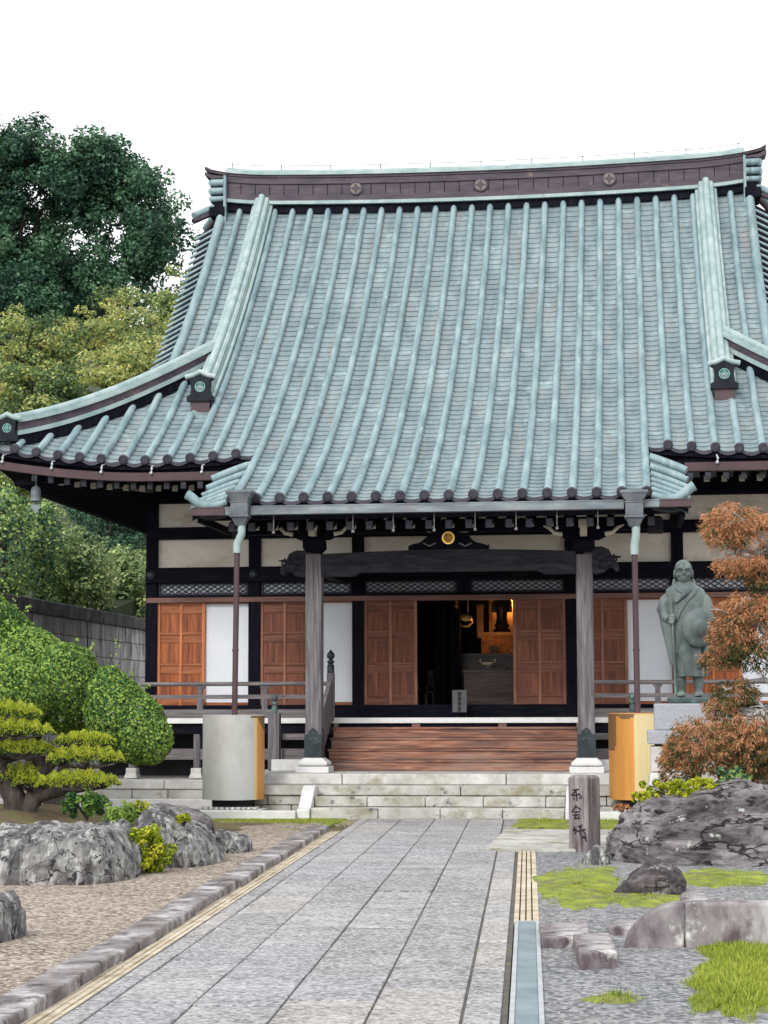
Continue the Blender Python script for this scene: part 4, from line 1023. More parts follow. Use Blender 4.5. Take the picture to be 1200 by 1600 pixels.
    for k in range(3):
        q.tube([(mx+sg*(.12-k*.09), YP-.125, mz+.11-k*.02), (mx+sg*(.17-k*.09), YP-.14, mz+.02), (mx+sg*(.06-k*.09), YP-.13, mz-.10)], .018, 6)
    q.build('beam_nose', T['beamw'], hall, bevel=.012)
xa, xb = pillars[0]+.133, pillars[1]-.133
zt, zb2 = PZ(864, YP, 700), PZ(895, YP, 700)
top = [(xa+(xb-xa)*t, zt+.05*sin(pi*t)) for t in np.linspace(0, 1, 15)]
bot = [(xb, zb2-.04), (xb-.5, zb2-.04), (xb-.58, zb2), (xb-.62, zb2+.02), (xa+.62, zb2+.02), (xa+.58, zb2), (xa+.5, zb2-.04), (xa, zb2-.04)]
b = MB(); b.prism([(x, z) for x, z in top]+bot, YP-.12, YP+.12)
for s2 in (0, 1):
    for k in range(4):
        xx = (xa+.25+k*.22) if s2 == 0 else (xb-.25-k*.22)
        b.tube([(xx-.1, YP-.121, zb2+.10+.02*k), (xx, YP-.135, zb2+.17), (xx+.1, YP-.121, zb2+.12)], .012, 6)
b.build('rainbow_beam', T['beamw'], hall, bevel=.015)
zk0, zk1 = PZ(832, YP, 700), PZ(812, YP, 700)
MB().box(CX-3.45, CX+3.45, YP-.1, YP+.1, zk0-.0, zk1).build('canopy_purlin', T['darkh'], hall, bevel=.008)
for sg in (-1, 1):     # purlin ends show as blocks beside the downpipes
    MB().box(CX+sg*3.36-.12, CX+sg*3.36+.12, YP-.13, YP+.13, zk0-.06, zk0+.18).build('purlin_end', T['beamw'], hall, bevel=.01)
# tie beams from pillar to hall
for x in pillars: MB().box(x-.09, x+.09, YP+.133, YF-.16, PZ(893, YP), PZ(868, YP)).build('link_beam', T['darkh'], hall, bevel=.01)
# frog-leg strut and gold crest
pts = [(714,298),(716,280),(740,270),(765,266),(790,248),(806,232),(812,205),(800,196),(818,208),(850,206),(880,206),(930,206),(965,206),(985,206),(1004,194),(996,210),(1000,232),(1014,250),(1032,262),(1060,268),(1085,276),(1093,272),(1090,298)]
q = MB(); q.prism([P(400+px/3, 760+py/3, YP-.02) for px, py in pts][::-1], YP-.07, YP+.05)
for s2 in (-1, 1):
    c = P(700+s2*28, 852, YP); q.tube([(c[0]-.1, YP-.075, c[1]+.03), (c[0], YP-.085, c[1]-.02), (c[0]+.1, YP-.075, c[1]+.03)], .015, 6, 1)
    c = P(700+s2*31, 829, YP); q.tube([(c[0]-s2*.12, YP-.075, c[1]-.02), (c[0], YP-.09, c[1]-.03), (c[0]+s2*.07, YP-.075, c[1]+.05)], [.02,.016,.008], 6, 1)
fs = q.build('frog_leg_strut', [T['darkh'], T['greyh']], hall, bevel=.008)
cx, cz = P(700.5, 840.5, YP-.1); q = MB()
q.tube([(cx, YP-.07, cz), (cx, YP-.105, cz)], [.098, .095], 28, 1)
for k in range(28):
    a0, a1 = 2*pi*k/28, 2*pi*(k+1)/28
    q.hexa([(cx+.080*cos(a0),YP-.105,cz+.080*sin(a0)),(cx+.102*cos(a0),YP-.105,cz+.102*sin(a0)),(cx+.102*cos(a1),YP-.105,cz+.102*sin(a1)),(cx+.080*cos(a1),YP-.105,cz+.080*sin(a1)),
            (cx+.080*cos(a0),YP-.125,cz+.080*sin(a0)),(cx+.102*cos(a0),YP-.125,cz+.102*sin(a0)),(cx+.102*cos(a1),YP-.125,cz+.102*sin(a1)),(cx+.080*cos(a1),YP-.125,cz+.080*sin(a1))], 0)
for k in range(3):   # three broad leaves meeting at the centre
    a = pi/2+k*2*pi/3 + pi
    ux, uz = cos(a), sin(a); vx, vz = -uz, ux
    leaf = [(.012,0),(.03,.03),(.052,.036),(.07,.022),(.076,0),(.07,-.022),(.052,-.036),(.03,-.03)]
    L_ = [(cx+ux*p+vx*w_, YP-.112, cz+uz*p+vz*w_) for p, w_ in leaf]
    q.add(L_+[(cx+ux*.045, YP-.122, cz+uz*.045)], [(i, (i+1) % 8, 8) for i in range(8)], 1)
    q.tube([(cx, YP-.115, cz), (cx+ux*.07, YP-.120, cz+uz*.07)], .004, 5, 0)
q.build('gold_crest', [T['gold'], T['goldD']], fs)

# ================================================================== interior things
def PXZ(u, v, Y): return P(u, v, Y)
x0_, x1_ = PX(725, 34.3, 1070), PX(815, 34.3, 1070)
z0_, z1_ = ZF+.03, PZ(1047, 34.3, 760)
root = thing('offering_box', 'broad wooden offering box just inside the open doorway', 'offering box', ((x0_+x1_)/2, 34.6, ZF))
b = MB(); b.box(x0_, x1_, 34.3, 34.98, z0_, z1_-.04); b.build('box_body', T['box'], root, bevel=.006)
b = MB(); b.box(x0_-.015, x1_+.015, 34.28, 34.32, z1_-.039, z1_); b.box(x0_-.015, x1_+.015, 34.96, 35.0, z1_-.039, z1_)
for k in range(8): b.bar((x0_+.03, 34.36+k*.08, z1_-.02), (x1_-.03, 34.36+k*.08, z1_-.02), .03, .03)
b.build('box_grille', T['box'], root)
x, z = P(718, 1113, 33.1); x = PX(718, 33.1, 1095)
root = thing('notice_board', 'small grey standing notice with dark brush writing on the veranda by the doorway', 'notice', (x, 33.1, ZF))
w = .125; h0, h1 = PZ(1113, 33.1, 718), PZ(1078, 33.1, 718)
b = MB(); b.box(x-w, x+w, 33.09, 33.12, h0, h1); b.build('notice_panel', T['plaq'], root, bevel=.006)
b = MB(); b.box(x-w-.0, x-w+.03, 33.06, 33.25, ZF, h0+.001); b.box(x+w-.03, x+w, 33.06, 33.25, ZF, h0+.001); b.build('notice_foot', T['darkh'], root)
def strokes(b, segs, fn, r, m=0):
    for s_ in segs:
        pts = [fn(*p) for p in s_]
        rr = [r*(.75+.5*sin(pi*(i+.5)/len(pts))) for i in range(len(pts))]
        b.tube(pts, rr, 6, m)
glyphs = [[[(-.3,.3),(.3,.32)],[(0,.45),(0,.1)],[(0,.3),(-.3,0)],[(0,.3),(.32,.02)],[(-.2,-.1),(.2,-.1)],[(0,.1),(0,-.4)],[(-.3,-.4),(.3,-.38)]]]
b = MB()
for k in range(4):
    cz_ = h1-.07-k*.088
    strokes(b, glyphs[0], lambda a, c: (x+a*.11, 33.088, cz_+c*.085), .006)
b.build('notice_writing', T['ink'], root)
# altar hall furniture behind the doorway
b = MB()
root = thing('altar', 'dark altar with a glowing gold niche deep inside the hall', 'altar', (PX(770, 36.4), 36.4, ZF))
YA = 36.2
def R4(b, u0, u1, v0, v1, y, d, m=0):
    xa, xc = PX(u0, y, (v0+v1)/2), PX(u1, y, (v0+v1)/2); b.box(xa, xc, y, y+d, PZ(v1, y, u0), PZ(v0, y, u0), m)
T['drk2'] = M('altar_lacquer', [(.012,.010,.012),(.025,.02,.022)], 4, rough=.35)
T['brocade'] = M('altar_brocade', [(.03,.02,.015),(.22,.09,.03),(.05,.035,.03),(.28,.15,.05)], 7, rough=.7, bump=.2, warp=1.5)
T['goldwood'] = M('gilded_wood', [(.18,.10,.05),(.30,.18,.08)], 4, rough=.5, metal=.3)
b = MB(); R4(b, 716, 830, 1024, 1100, YA, .6); b.box(PX(714, YA), PX(832, YA), YA-.04, YA+.62, PZ(1026, YA), PZ(1022, YA)); b.build('altar_table', T['drk2'], root)
b = MB(); R4(b, 752, 830, 992, 1022, YA+.3, .05); b.build('altar_cloth', T['brocade'], root)
b = MB(); xa, xc = PX(764, 37.4, 960), PX(806, 37.4, 960); b.box(xa, xc, 37.4, 37.45, PZ(992, 37.4), PZ(925, 37.4)); b.build('niche_back', T['goldwood'], root)
b = MB(); R4(b, 764, 768, 930, 990, 37.0, .1); R4(b, 801, 806, 925, 990, 37.0, .1); R4(b, 745, 755, 945, 990, 37.0, .1); R4(b, 746, 832, 988, 997, 36.8, .3); b.build('niche_frame', T['goldwood'], root)
b = MB(); x, z = P(784, 990, 37.1); 
b.lathe([(.16,0),(.17,.08),(.12,.10),(.15,.16),(.12,.2),(.10,.32),(.12,.48),(.135,.58),(.08,.66),(.075,.74),(.05,.82),(.02,.9)], (x, 37.15, z), 16, 0, sy=.7)
b.add([(x-.2, 37.25, z+.42), (x+.2, 37.25, z+.42), (x+.2, 37.25, z+.62), (x+.0, 37.25, z+.95), (x-.2, 37.25, z+.62)], [(0,1,2,3,4)])
b.build('altar_figure', T['drk2'], root)
b = MB(); x, z = P(773, 1022, 36.4); b.hexa([(x-.06,36.2,z),(x+.06,36.2,z),(x+.06,36.32,z),(x-.06,36.32,z),(x-.075,36.18,z+.15),(x+.075,36.18,z+.15),(x+.075,36.34,z+.15),(x-.075,36.34,z+.15)]); b.build('altar_vessel', T['drk2'], root)
lm = bpy.data.lights.new('altar_lamp', 'POINT'); lm.energy = 26; lm.color = (1, .42, .1); lm.shadow_soft_size = .06
lo = bpy.data.objects.new('altar_lamp', lm); COL.objects.link(lo); lo.parent = root; lo.location = Vector((PX(797, 37.2, 945), 37.3, PZ(945, 37.2)))-root.location
lo2 = bpy.data.objects.new('altar_lamp', lm.copy()); lo2.data.energy = 8; COL.objects.link(lo2); lo2.parent = root; lo2.location = Vector((PX(770, 36.0, 1002), 35.9, PZ(985, 36.0)))-root.location
# gilded hanging ornament
x, z = P(727, 970, 35.9)
root = thing('hanging_ornament', 'gilded hanging ornament in the dark left of the altar niche', 'ornament', (x, 35.9, z))
b = MB()
b.tube([(x+.05, 35.9, z+.6), (x+.05, 35.9, z+.16)], .01, 6)
for k in range(5):
    a = .3+k*.55; b.tube([(x, 35.9, z), (x+.12*cos(a), 35.88, z+.10*sin(a)), (x+.16*cos(a+.5), 35.9, z+.13*sin(a+.5))], [.02,.03,.01], 8)
b.tube([(x-.12, 35.9, z-.06), (x-.04, 35.88, z-.11), (x+.06, 35.88, z-.10), (x+.14, 35.9, z-.02)], [.03,.025,.025,.02], 8)
b.build('ornament_scrolls', T['gold'], root)
b = MB(); x2, z2 = P(713, 940, 35.4); b.tube([(x2, 35.4, z2+.5), (x2, 35.4, z2-.1)], .008, 6); b.ball((x2, 35.4, z2), (.03,.03,.03)); b.ball((x2, 35.4, z2-.08), (.035,.03,.05))
root = thing('hanging_ornament', 'small gilded beaded pendant hanging beside the dark post in the doorway', 'ornament', (x2, 35.4, z2)); b.build('beads', T['goldD'], root)
# pale bowl on the offering box
x, _ = P(762, 1036, 35.6); z = PZ(1047, 35.6, 762)
b = MB(); b.lathe([(.03,0),(.05,.02),(.10,.03),(.13,.07),(.135,.10),(.12,.10),(.10,.06)], (x, 35.6, PZ(1044, 35.6)), 16, 0)
for s2 in (-1, 1): b.tube([(x+s2*.12, 35.6, PZ(1044, 35.6)+.09), (x+s2*.15, 35.6, PZ(1044, 35.6)+.12), (x+s2*.13, 35.6, PZ(1044, 35.6)+.16)], .012, 6)
T['brass'] = M('pale_brass', [(.85,.80,.55),(.9,.85,.6)], 3, rough=.3, bump=0, spec=.6)
o = b.build('offering_bowl', T['brass']); tag(o, 'pale shiny bowl above the offering box in the doorway', 'bowl')
b = MB(); zz_ = PZ(1044, 35.6)-.002; b.box(x-.35, x+.35, 35.45, 35.8, ZF+.03, zz_); o = b.build('bowl_stand', T['drk2']); tag(o, 'dark lacquered stand behind the offering box', 'stand')
# gilded leaf tray on the floor at the left of the doorway
x, z = P(688, 1097, 34.2); root = thing('flower_tray', 'low tray of gilded leaves on the floor at the foot of the doorway', 'tray', (x, 34.2, ZF+.03))
b = MB(); b.box(x-.30, x+.24, 34.08, 34.32, ZF+.031, ZF+.05); b.build('tray', T['drk2'], root)
b = MB()
for k in range(26):
    cx_, cy_, cz_ = x+random.uniform(-.28,.22), 34.2+random.uniform(-.1,.1), ZF+.06+random.uniform(0,.05)
    a = random.uniform(0, 6.28); l = .05
    b.add([(cx_-l*cos(a), cy_-l*sin(a), cz_), (cx_+.02*sin(a), cy_-.02*cos(a), cz_+.03), (cx_+l*cos(a), cy_+l*sin(a), cz_+.02), (cx_-.02*sin(a), cy_+.02*cos(a), cz_+.04)], [(0,1,2,3)], random.choice((0,0,1)))
b.build('gilded_leaves', [T['goldD'], T['lf_lime']], root)
# folding chairs in the dark left part
for k, u in enumerate((654, 665)):
    x = PX(u, 36.5, 1070); z = ZF+.03
    root = thing('chair', ('dark chair standing inside next to the left door edge', 'dark chair standing inside farther from the left door edge')[k], 'chair', (x, 36.5, z), 'chairs inside the hall')
    b = MB(); b.box(x-.16, x+.16, 36.3, 36.62, z+.42, z+.45); b.build('seat', T['plaq'], root)
    b = MB(); b.box(x-.16, x+.16, 36.62, 36.65, z+.55, z+.85); b.build('backrest', T['plaq'], root)
    for sx in (-1, 1):
        for y in (36.32, 36.63): MB().tube([(x+sx*.15, y, z), (x+sx*.15, y, z+(.42 if y < 36.5 else .56))], .012, 6).build('leg', T['steel'], root)

# ================================================================== stone platform and steps
root = thing('stone_platform', 'pale granite block platform under the temple hall', 'platform', (CX, 31, 0))
YPF = 31.35
def blocks(b, xa, xb, y0, y1, z0, z1, L0, L1, g=.006):
    x = xa
    while x < xb-.05:
        e = min(x+random.uniform(L0, L1), xb); 
        if xb-e < .2: e = xb
        b.box(x+g, e-g, y0+random.uniform(-.004,.004), y1, z0, z1); x = e
XA, XB = CX-3.25, CX+3.25          # forward bay under the canopy
b = MB(); blocks(b, CX-9, XA, YPF, YPF+.5, .30, .447, 1.2, 1.8); blocks(b, XB, CX+9, YPF, YPF+.5, .30, .447, 1.2, 1.8)
b.box(CX-9, CX+9, YPF+.5, 46, .2, .43)
XC0, XC1 = PX(492, 28.9, 1260), PX(884, 28.9, 1260)
b.build('coping', T['stone'], root, bevel=.012)
b = MB(); blocks(b, CX-9, XA, YPF+.02, YPF+.4, -.1, .292, .6, .8); blocks(b, XB, CX+9, YPF+.02, YPF+.4, -.1, .292, .6, .8); b.build('block_course', T['stone2'], root, bevel=.012)
for q in ((CX-9, XA), (XB, CX+9)): MB().box(q[0], q[1], YPF-.2, YPF-.01, -.1, .14).build('base_course', T['stoneW'], root, bevel=.012)
b = MB(); blocks(b, XA, XB, 29.2, 29.9, .305, .447, 1.3, 2.6); b.box(XA, XB, 29.9, YPF+.4, .2, .445); b.build('front_coping', T['stone2'], root, bevel=.012)
for q in ((XA, XC0-.05), (XC1+.05, XB)):
    b = MB()
    for z0, z1 in ((-.1, .145), (.155, .297)): blocks(b, q[0], q[1], 29.24, 29.6, z0, z1, .4, .6)
    b.build('front_blocks', T['stone2'], root, bevel=.014)
b = MB(); blocks(b, XA+.05, XB-.05, 29.72, 30.3, .449, .612, 1.6, 2.6); b.box(XA+.05, XB-.05, 30.3, 32.0, .449, .61); b.build('upper_slab', T['stone'], root, bevel=.014)
for q in ((XA+.3, CX-2.25), (CX+2.25, XB-.3)): MB().box(q[0], q[1], 31.0, 31.2, .613, .80).build('side_block', T['stoneW'], root, bevel=.012)
root = thing('stone_steps', 'mossy granite steps at the head of the path', 'steps', (CX, 28.9, 0))
for k, (y0, z0, z1) in enumerate(((28.5, -.1, .145), (28.85, .152, .297))):
    b = MB(); blocks(b, XC0, XC1, y0, y0+.42, z0, z1, .8, 1.1, .005); b.box(XC0+.01, XC1-.01, y0+.1, 29.3, -.1, z0-.004 if k else .14)
    b.build('step', T['stone2'], root, bevel=.012)
for sg, u0, u1 in ((-1, 466, 494), (1, 881, 896)):
    xa, xb = (PX(u0+2, 28.7, 1260), XC0-.006) if sg < 0 else (XC1+.006, XC1+.22)
    b = MB(); prof = [(28.42,-.1),(28.42,.13),(28.55,.15),(28.72,.26),(28.88,.40),(29.0,.455),(29.19,.46),(29.19,-.1)]
    n_ = len(prof); b.add([(xa,y,z) for y,z in prof]+[(xb,y,z) for y,z in prof], [tuple(reversed(range(n_))), tuple(range(n_,2*n_))]+[(i,(i+1)%n_,(i+1)%n_+n_,i+n_) for i in range(n_)])
    b.build('cheek_stone', T['stoneW'], root, bevel=.02, fix=True)
xa = PX(466, 28.6, 1280)
o = MB().box(xa-2.0, xa+.0, 28.3, 28.5, -.1, .11).build('kerb_stone', T['stoneW'], bevel=.012); tag(o, 'white granite kerb stone left of the bottom step before the pale drum', 'kerb')
o = MB().box(XC1+.225, XC1+2.2, 28.3, 28.5, -.1, .11).build('kerb_stone', T['stoneW'], bevel=.012); tag(o, 'white granite kerb stone right of the bottom step behind the wooden post', 'kerb')

# rain drums on ribbed stone pedestals
for sg in (-1, 1):
    uc = 366 if sg < 0 else 1001
    x = PX(uc, 29, 1180); yc = 28.95; z0 = PZ(1250, 28.6, uc); z1 = PZ(1117.5 if sg < 0 else 1114.5, 28.6, uc); r = .475
    lab = ('pale metal rain drum with painted reflections and a golden right edge left of the steps', 'copper coloured rain drum with painted brown reflection right of the steps by the statue')[sg > 0]
    root = thing('rain_drum', lab, 'rain drum', (x, yc, 0), 'rain drums beneath the downpipes')
    b = MB(); n = 96; k = 60; rows_ = [(z0+(z1-z0)*i/k) for i in range(k+1)]
    vs = [(x+(r+.012*(1-i/k)*0)*cos(2*pi*j/n), yc+r*sin(2*pi*j/n), z) for i, z in enumerate(rows_) for j in range(n)]
    fs = []; ms = []
    base_ = len(b.v); b.v += vs
    for i in range(k):
        for j in range(n):
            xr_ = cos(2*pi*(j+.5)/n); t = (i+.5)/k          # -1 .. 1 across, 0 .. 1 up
            if sg < 0:  # bands of reflected surroundings painted onto the polished drum
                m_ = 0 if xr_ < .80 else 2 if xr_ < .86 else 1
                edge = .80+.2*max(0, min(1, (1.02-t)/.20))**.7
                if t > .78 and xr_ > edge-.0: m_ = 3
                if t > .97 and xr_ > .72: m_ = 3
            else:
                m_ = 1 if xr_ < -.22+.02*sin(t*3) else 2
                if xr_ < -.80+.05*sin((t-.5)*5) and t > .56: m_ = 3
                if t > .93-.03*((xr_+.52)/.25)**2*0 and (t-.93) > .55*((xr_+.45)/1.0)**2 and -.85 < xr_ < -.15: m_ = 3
            fs.append((base_+i*n+j, base_+i*n+(j+1)%n, base_+(i+1)*n+(j+1)%n, base_+(i+1)*n+j)); b.f.append(fs[-1]); b.m.append(m_); b.sm.append(True)
    b.add([(x+r*cos(2*pi*j/n), yc+r*sin(2*pi*j/n), z0) for j in range(n)], [tuple(reversed(range(n)))], 3)
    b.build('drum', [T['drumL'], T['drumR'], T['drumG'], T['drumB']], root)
    b = MB(); b.lathe([(r+.001, -.012), (r+.003, -.008), (r+.003, .002), (r-.012, .003), (r-.03, -.03)], (x, yc, z1), 64, 0); b.build('drum_rim', T['drumL'] if sg < 0 else T['drumR'], root)
    b = MB(); b.box(x-.28, x+.28, yc-.25, yc+.25, .12, z0-.001); b.build('drum_foot', T['inner'], root)
    b = MB(); b.box(x-.52, x+.50, 28.45, yc+.4, -.05, .115)
    for kk in range(11): b.box(x-.45+kk*.083, x-.45+kk*.083+.062, 28.5, 28.72, .1155, .15)
    b.build('drum_pedestal', T['stone'], root, bevel=.01)
# ================================================================== FOLIAGE TOOLS
def leaf_mesh(name, C, Nn, size, tint, mat, parent=None, aspect=.5, mats=None, mi=None, axis=None):
    """one small four-cornered leaf per row of C, lying across the direction Nn"""
    n = len(C); C = np.asarray(C, float); Nn = np.asarray(Nn, float)
    Nn /= np.linalg.norm(Nn, axis=1)[:, None]+1e-9
    A = rng.normal(size=(n, 3)) if axis is None else np.asarray(axis, float)+rng.normal(size=(n, 3))*.25
    A -= Nn*(A*Nn).sum(1)[:, None]; A /= np.linalg.norm(A, axis=1)[:, None]+1e-9
    B = np.cross(Nn, A); s = np.asarray(size)[:, None] if hasattr(size, '__len__') else np.full((n, 1), size)
    if hasattr(aspect, '__len__'): asp = np.asarray(aspect)[:, None]
    else: asp = aspect
    V = np.empty((n, 4, 3)); V[:, 0] = C-A*s*.5; V[:, 1] = C+B*s*asp*.5+Nn*s*.06-A*s*.05; V[:, 2] = C+A*s*.5-Nn*s*.05; V[:, 3] = C-B*s*asp*.5+Nn*s*.06-A*s*.05
    o0 = origin(parent) if parent else Vector(C.mean(0))
    V = V.reshape(-1, 3)-np.array(o0)
    me = bpy.data.meshes.new(name); me.vertices.add(4*n); me.vertices.foreach_set('co', V.ravel())
    me.loops.add(4*n); me.loops.foreach_set('vertex_index', np.arange(4*n, dtype=np.int32))
    me.polygons.add(n); me.polygons.foreach_set('loop_start', np.arange(0, 4*n, 4, dtype=np.int32))
    for q in (mats or [mat]): me.materials.append(q)
    if mi is not None: me.polygons.foreach_set('material_index', np.asarray(mi, np.int32))
    at = me.attributes.new('tint', 'FLOAT', 'FACE'); at.data.foreach_set('value', np.asarray(tint, np.float32))
    me.update(calc_edges=True); me.validate()
    o = bpy.data.objects.new(name, me); COL.objects.link(o)
    if parent: o.parent = parent
    else: o.location = o0
    return o
def rdir(n):
    d = rng.normal(size=(n, 3)); return d/np.linalg.norm(d, axis=1)[:, None]
def bumpf(P_, f, seed):
    r = np.random.default_rng(seed); s = np.zeros(len(P_))
    for k in range(6):
        w = r.normal(size=3)*f*(1+k*.35); s += np.sin(P_@w+r.uniform(0, 6))/(1+k*.4)
    return s/3
def clipped(blobs, dens, leaf, seed=1, depth=.10, rough=.05):
    """leaves of a clipped, dense bush: on the skin of ellipsoids, slightly bumpy"""
    Cs, Ns, Ts = [], [], []
    for q, (c, r) in enumerate(blobs):
        c = np.array(c); r = np.array(r); area = 4*pi*((r[0]*r[1])**1.6/3+(r[0]*r[2])**1.6/3+(r[1]*r[2])**1.6/3)**(1/1.6)
        n = int(area*dens); d = rdir(n); p = d*r
        k = 1+rough*bumpf(d*3, 1.4, seed+q)+.5*rough*bumpf(d*9, 1.5, seed+q+50)
        f = rng.uniform(0, 1, n)**2
        P_ = c+p*(k-f*depth)[:, None]
        nn = d/r; nn /= np.linalg.norm(nn, axis=1)[:, None]
        keep = np.ones(n, bool)
        for q2, (c2, r2) in enumerate(blobs):
            if q2 != q: keep &= (((P_-np.array(c2))/np.array(r2))**2).sum(1) > .80
        Cs.append(P_[keep]); Ns.append((nn+rng.normal(size=(n, 3))*.55)[keep]); Ts.append((.22*rng.normal(size=n)+.10*bumpf(P_*2.2, 1, 9)+.03)[keep])
    return np.vstack(Cs), np.vstack(Ns), np.hstack(Ts)
def clumpy(clumps, per, leaf, flat=.7, spread=.3):
    """leaves gathered in clumps: list of (centre, radius)"""
    Cs, Ns, Ts = [], [], []
    for c, r in clumps:
        n = max(8, int(per*r*r)); d = rdir(n); rad = r*rng.uniform(.35, 1.0, n)**.6
        p = d*rad[:, None]*np.array([1, 1, flat]); t = rng.normal()*.13
        Cs.append(np.array(c)+p); Ns.append(d*.6+np.array([0, 0, .55])+rng.normal(size=(n, 3))*.5); Ts.append(t+rng.normal(size=n)*.13)
    return np.vstack(Cs), np.vstack(Ns), np.hstack(Ts)
def crown_clumps(ells, n, r0, r1, shell=.55, seed=0):
    r = np.random.default_rng(seed); out = []; tot = sum(e[1][0]*e[1][1]+e[1][0]*e[1][2] for e in ells)
    for c, rr in ells:
        k = int(n*(rr[0]*rr[1]+rr[0]*rr[2])/tot)
        for _ in range(k):
            d = r.normal(size=3); d /= np.linalg.norm(d); f = r.uniform(shell, 1.0)
            out.append((np.array(c)+d*np.array(rr)*f, r.uniform(r0, r1)))
    return out
def limb(b, a, c, r0, r1, n=6, wig=.08, seg=8, m=0):
    a = Vector(a); c = Vector(c); L = (c-a).length; pts = []; rad = []
    for i in range(n+1):
        t = i/n; w = sin(pi*t)*wig*L
        pts.append(a+(c-a)*t+Vector((random.uniform(-1,1), random.uniform(-1,1), random.uniform(-.4,.6)))*w); rad.append(r0+(r1-r0)*t)
    b.tube(pts, rad, seg, m); return pts
def px3(u, v, Y): X, Z = P(u, v, Y); return np.array((X, Y, Z))
def ell(u0, u1, v0, v1, Y, ry=None):
    c = px3((u0+u1)/2, (v0+v1)/2, Y); a = px3(u0, (v0+v1)/2, Y); t = px3((u0+u1)/2, v0, Y)
    rx = c[0]-a[0]; rz_ = t[2]-c[2]; return (c, (rx, ry or rx, rz_))

# ================================================================== TREES AND HEDGES ON THE HILLSIDE
# great dark tree
YT = 75
ells = [ell(-150, 110, 192, 420, YT, 3.4), ell(70, 256, 208, 380, YT, 2.8), ell(-120, 190, 330, 520, YT+1, 4), ell(140, 300, 320, 470, YT-1, 2.2), ell(-40, 92, 182, 300, YT, 2), ell(50, 190, 212, 340, YT, 2.2), ell(180, 290, 280, 420, YT, 2), ell(-70, 120, 430, 545, YT-2.5, 2.5), ell(110, 215, 215, 300, YT, 1.6), ell(90, 250, 400, 500, YT, 2.4), ell(-80, 70, 430, 570, YT+1, 3), ell(60, 200, 440, 560, YT+2, 2.5)]
base = px3(52, 640, YT); base[2] = hill_z(base[0], YT)-.3
root = thing('broadleaf_tree', 'huge dark green tree towering against the sky left of the roof', 'tree', base)
b = MB(); limb(b, base, px3(58, 330, YT), .5, .12, 8, .02, 10)
for u, v in ((-60, 380), (130, 400), (190, 420), (30, 330), (100, 450)): limb(b, px3(55, random.uniform(380, 480), YT), px3(u, v, YT+random.uniform(-2, 2)), .2, .05, 6, .07, 6)
b.build('trunk', T['bark'], root)
cl = crown_clumps(ells, 560, .34, .85, .15, 3)
cl += crown_clumps([(c, tuple(q*.62 for q in r)) for c, r in ells], 190, .7, 1.2, .0, 77)+crown_clumps(ells, 150, .45, .75, .85, 78)
cl = [(c, r) for c, r in cl if noise.noise(Vector(c)*.42+Vector((3,1,7))) > -.30 or ((c-np.array(ells[0][0]))**2).sum() < 6]
C_, N_, T_ = clumpy(cl, 430, .2, .8)
leaf_mesh('crown', C_, N_, rng.uniform(.12, .24, len(C_)), T_, T['lf_dark'], root, .6)
# yellow green trees below it
specs = [(-40, 130, 478, 640, 56, 'yellowing broad tree at the left edge below the great dark tree', -30),
         (85, 275, 448, 600, 60, 'tall yellow green tree beside the roof verge', 150),
         (-20, 130, 560, 690, 52, 'olive green tree low at the left edge above the eave corner', 40),
         (110, 300, 530, 660, 54, 'pale yellow green tree behind the corner ridge of the roof', 200),
         (240, 345, 415, 560, 66, 'small brownish green tree peeping out beside the verge tiles', 290)]
for i, (u0, u1, v0, v1, Y, lab, ut) in enumerate(specs):
    e = ell(u0, u1, v0, v1, Y); base = np.array(e[0]); base[2] = hill_z(base[0], Y)-.2
    root = thing('hillside_tree', lab, 'tree', base, 'yellow green trees on the hillside')
    b = MB(); tp = limb(b, base, e[0], .22, .09, 6, .03, 8)
    for k in range(7):
        d = rdir(1)[0]; limb(b, e[0]-np.array((0, 0, .4)), np.array(e[0])+d*np.array(e[1])*.85, .07, .02, 4, .08, 5)
    b.build('trunk', T['bark'], root)
    cl = crown_clumps([e, (e[0]+np.array((e[1][0]*.3, 0, -e[1][2]*.4)), tuple(q*.8 for q in e[1]))], 120, .26, .58, .45, 11+i)
    C_, N_, T_ = clumpy(cl, 700, .15, .6)
    leaf_mesh('crown', C_, N_, rng.uniform(.085, .15, len(C_)), T_+(-.10 if i in (2, 4) else -.02 if i == 0 else .08), T['lf_yel'], root, .6)
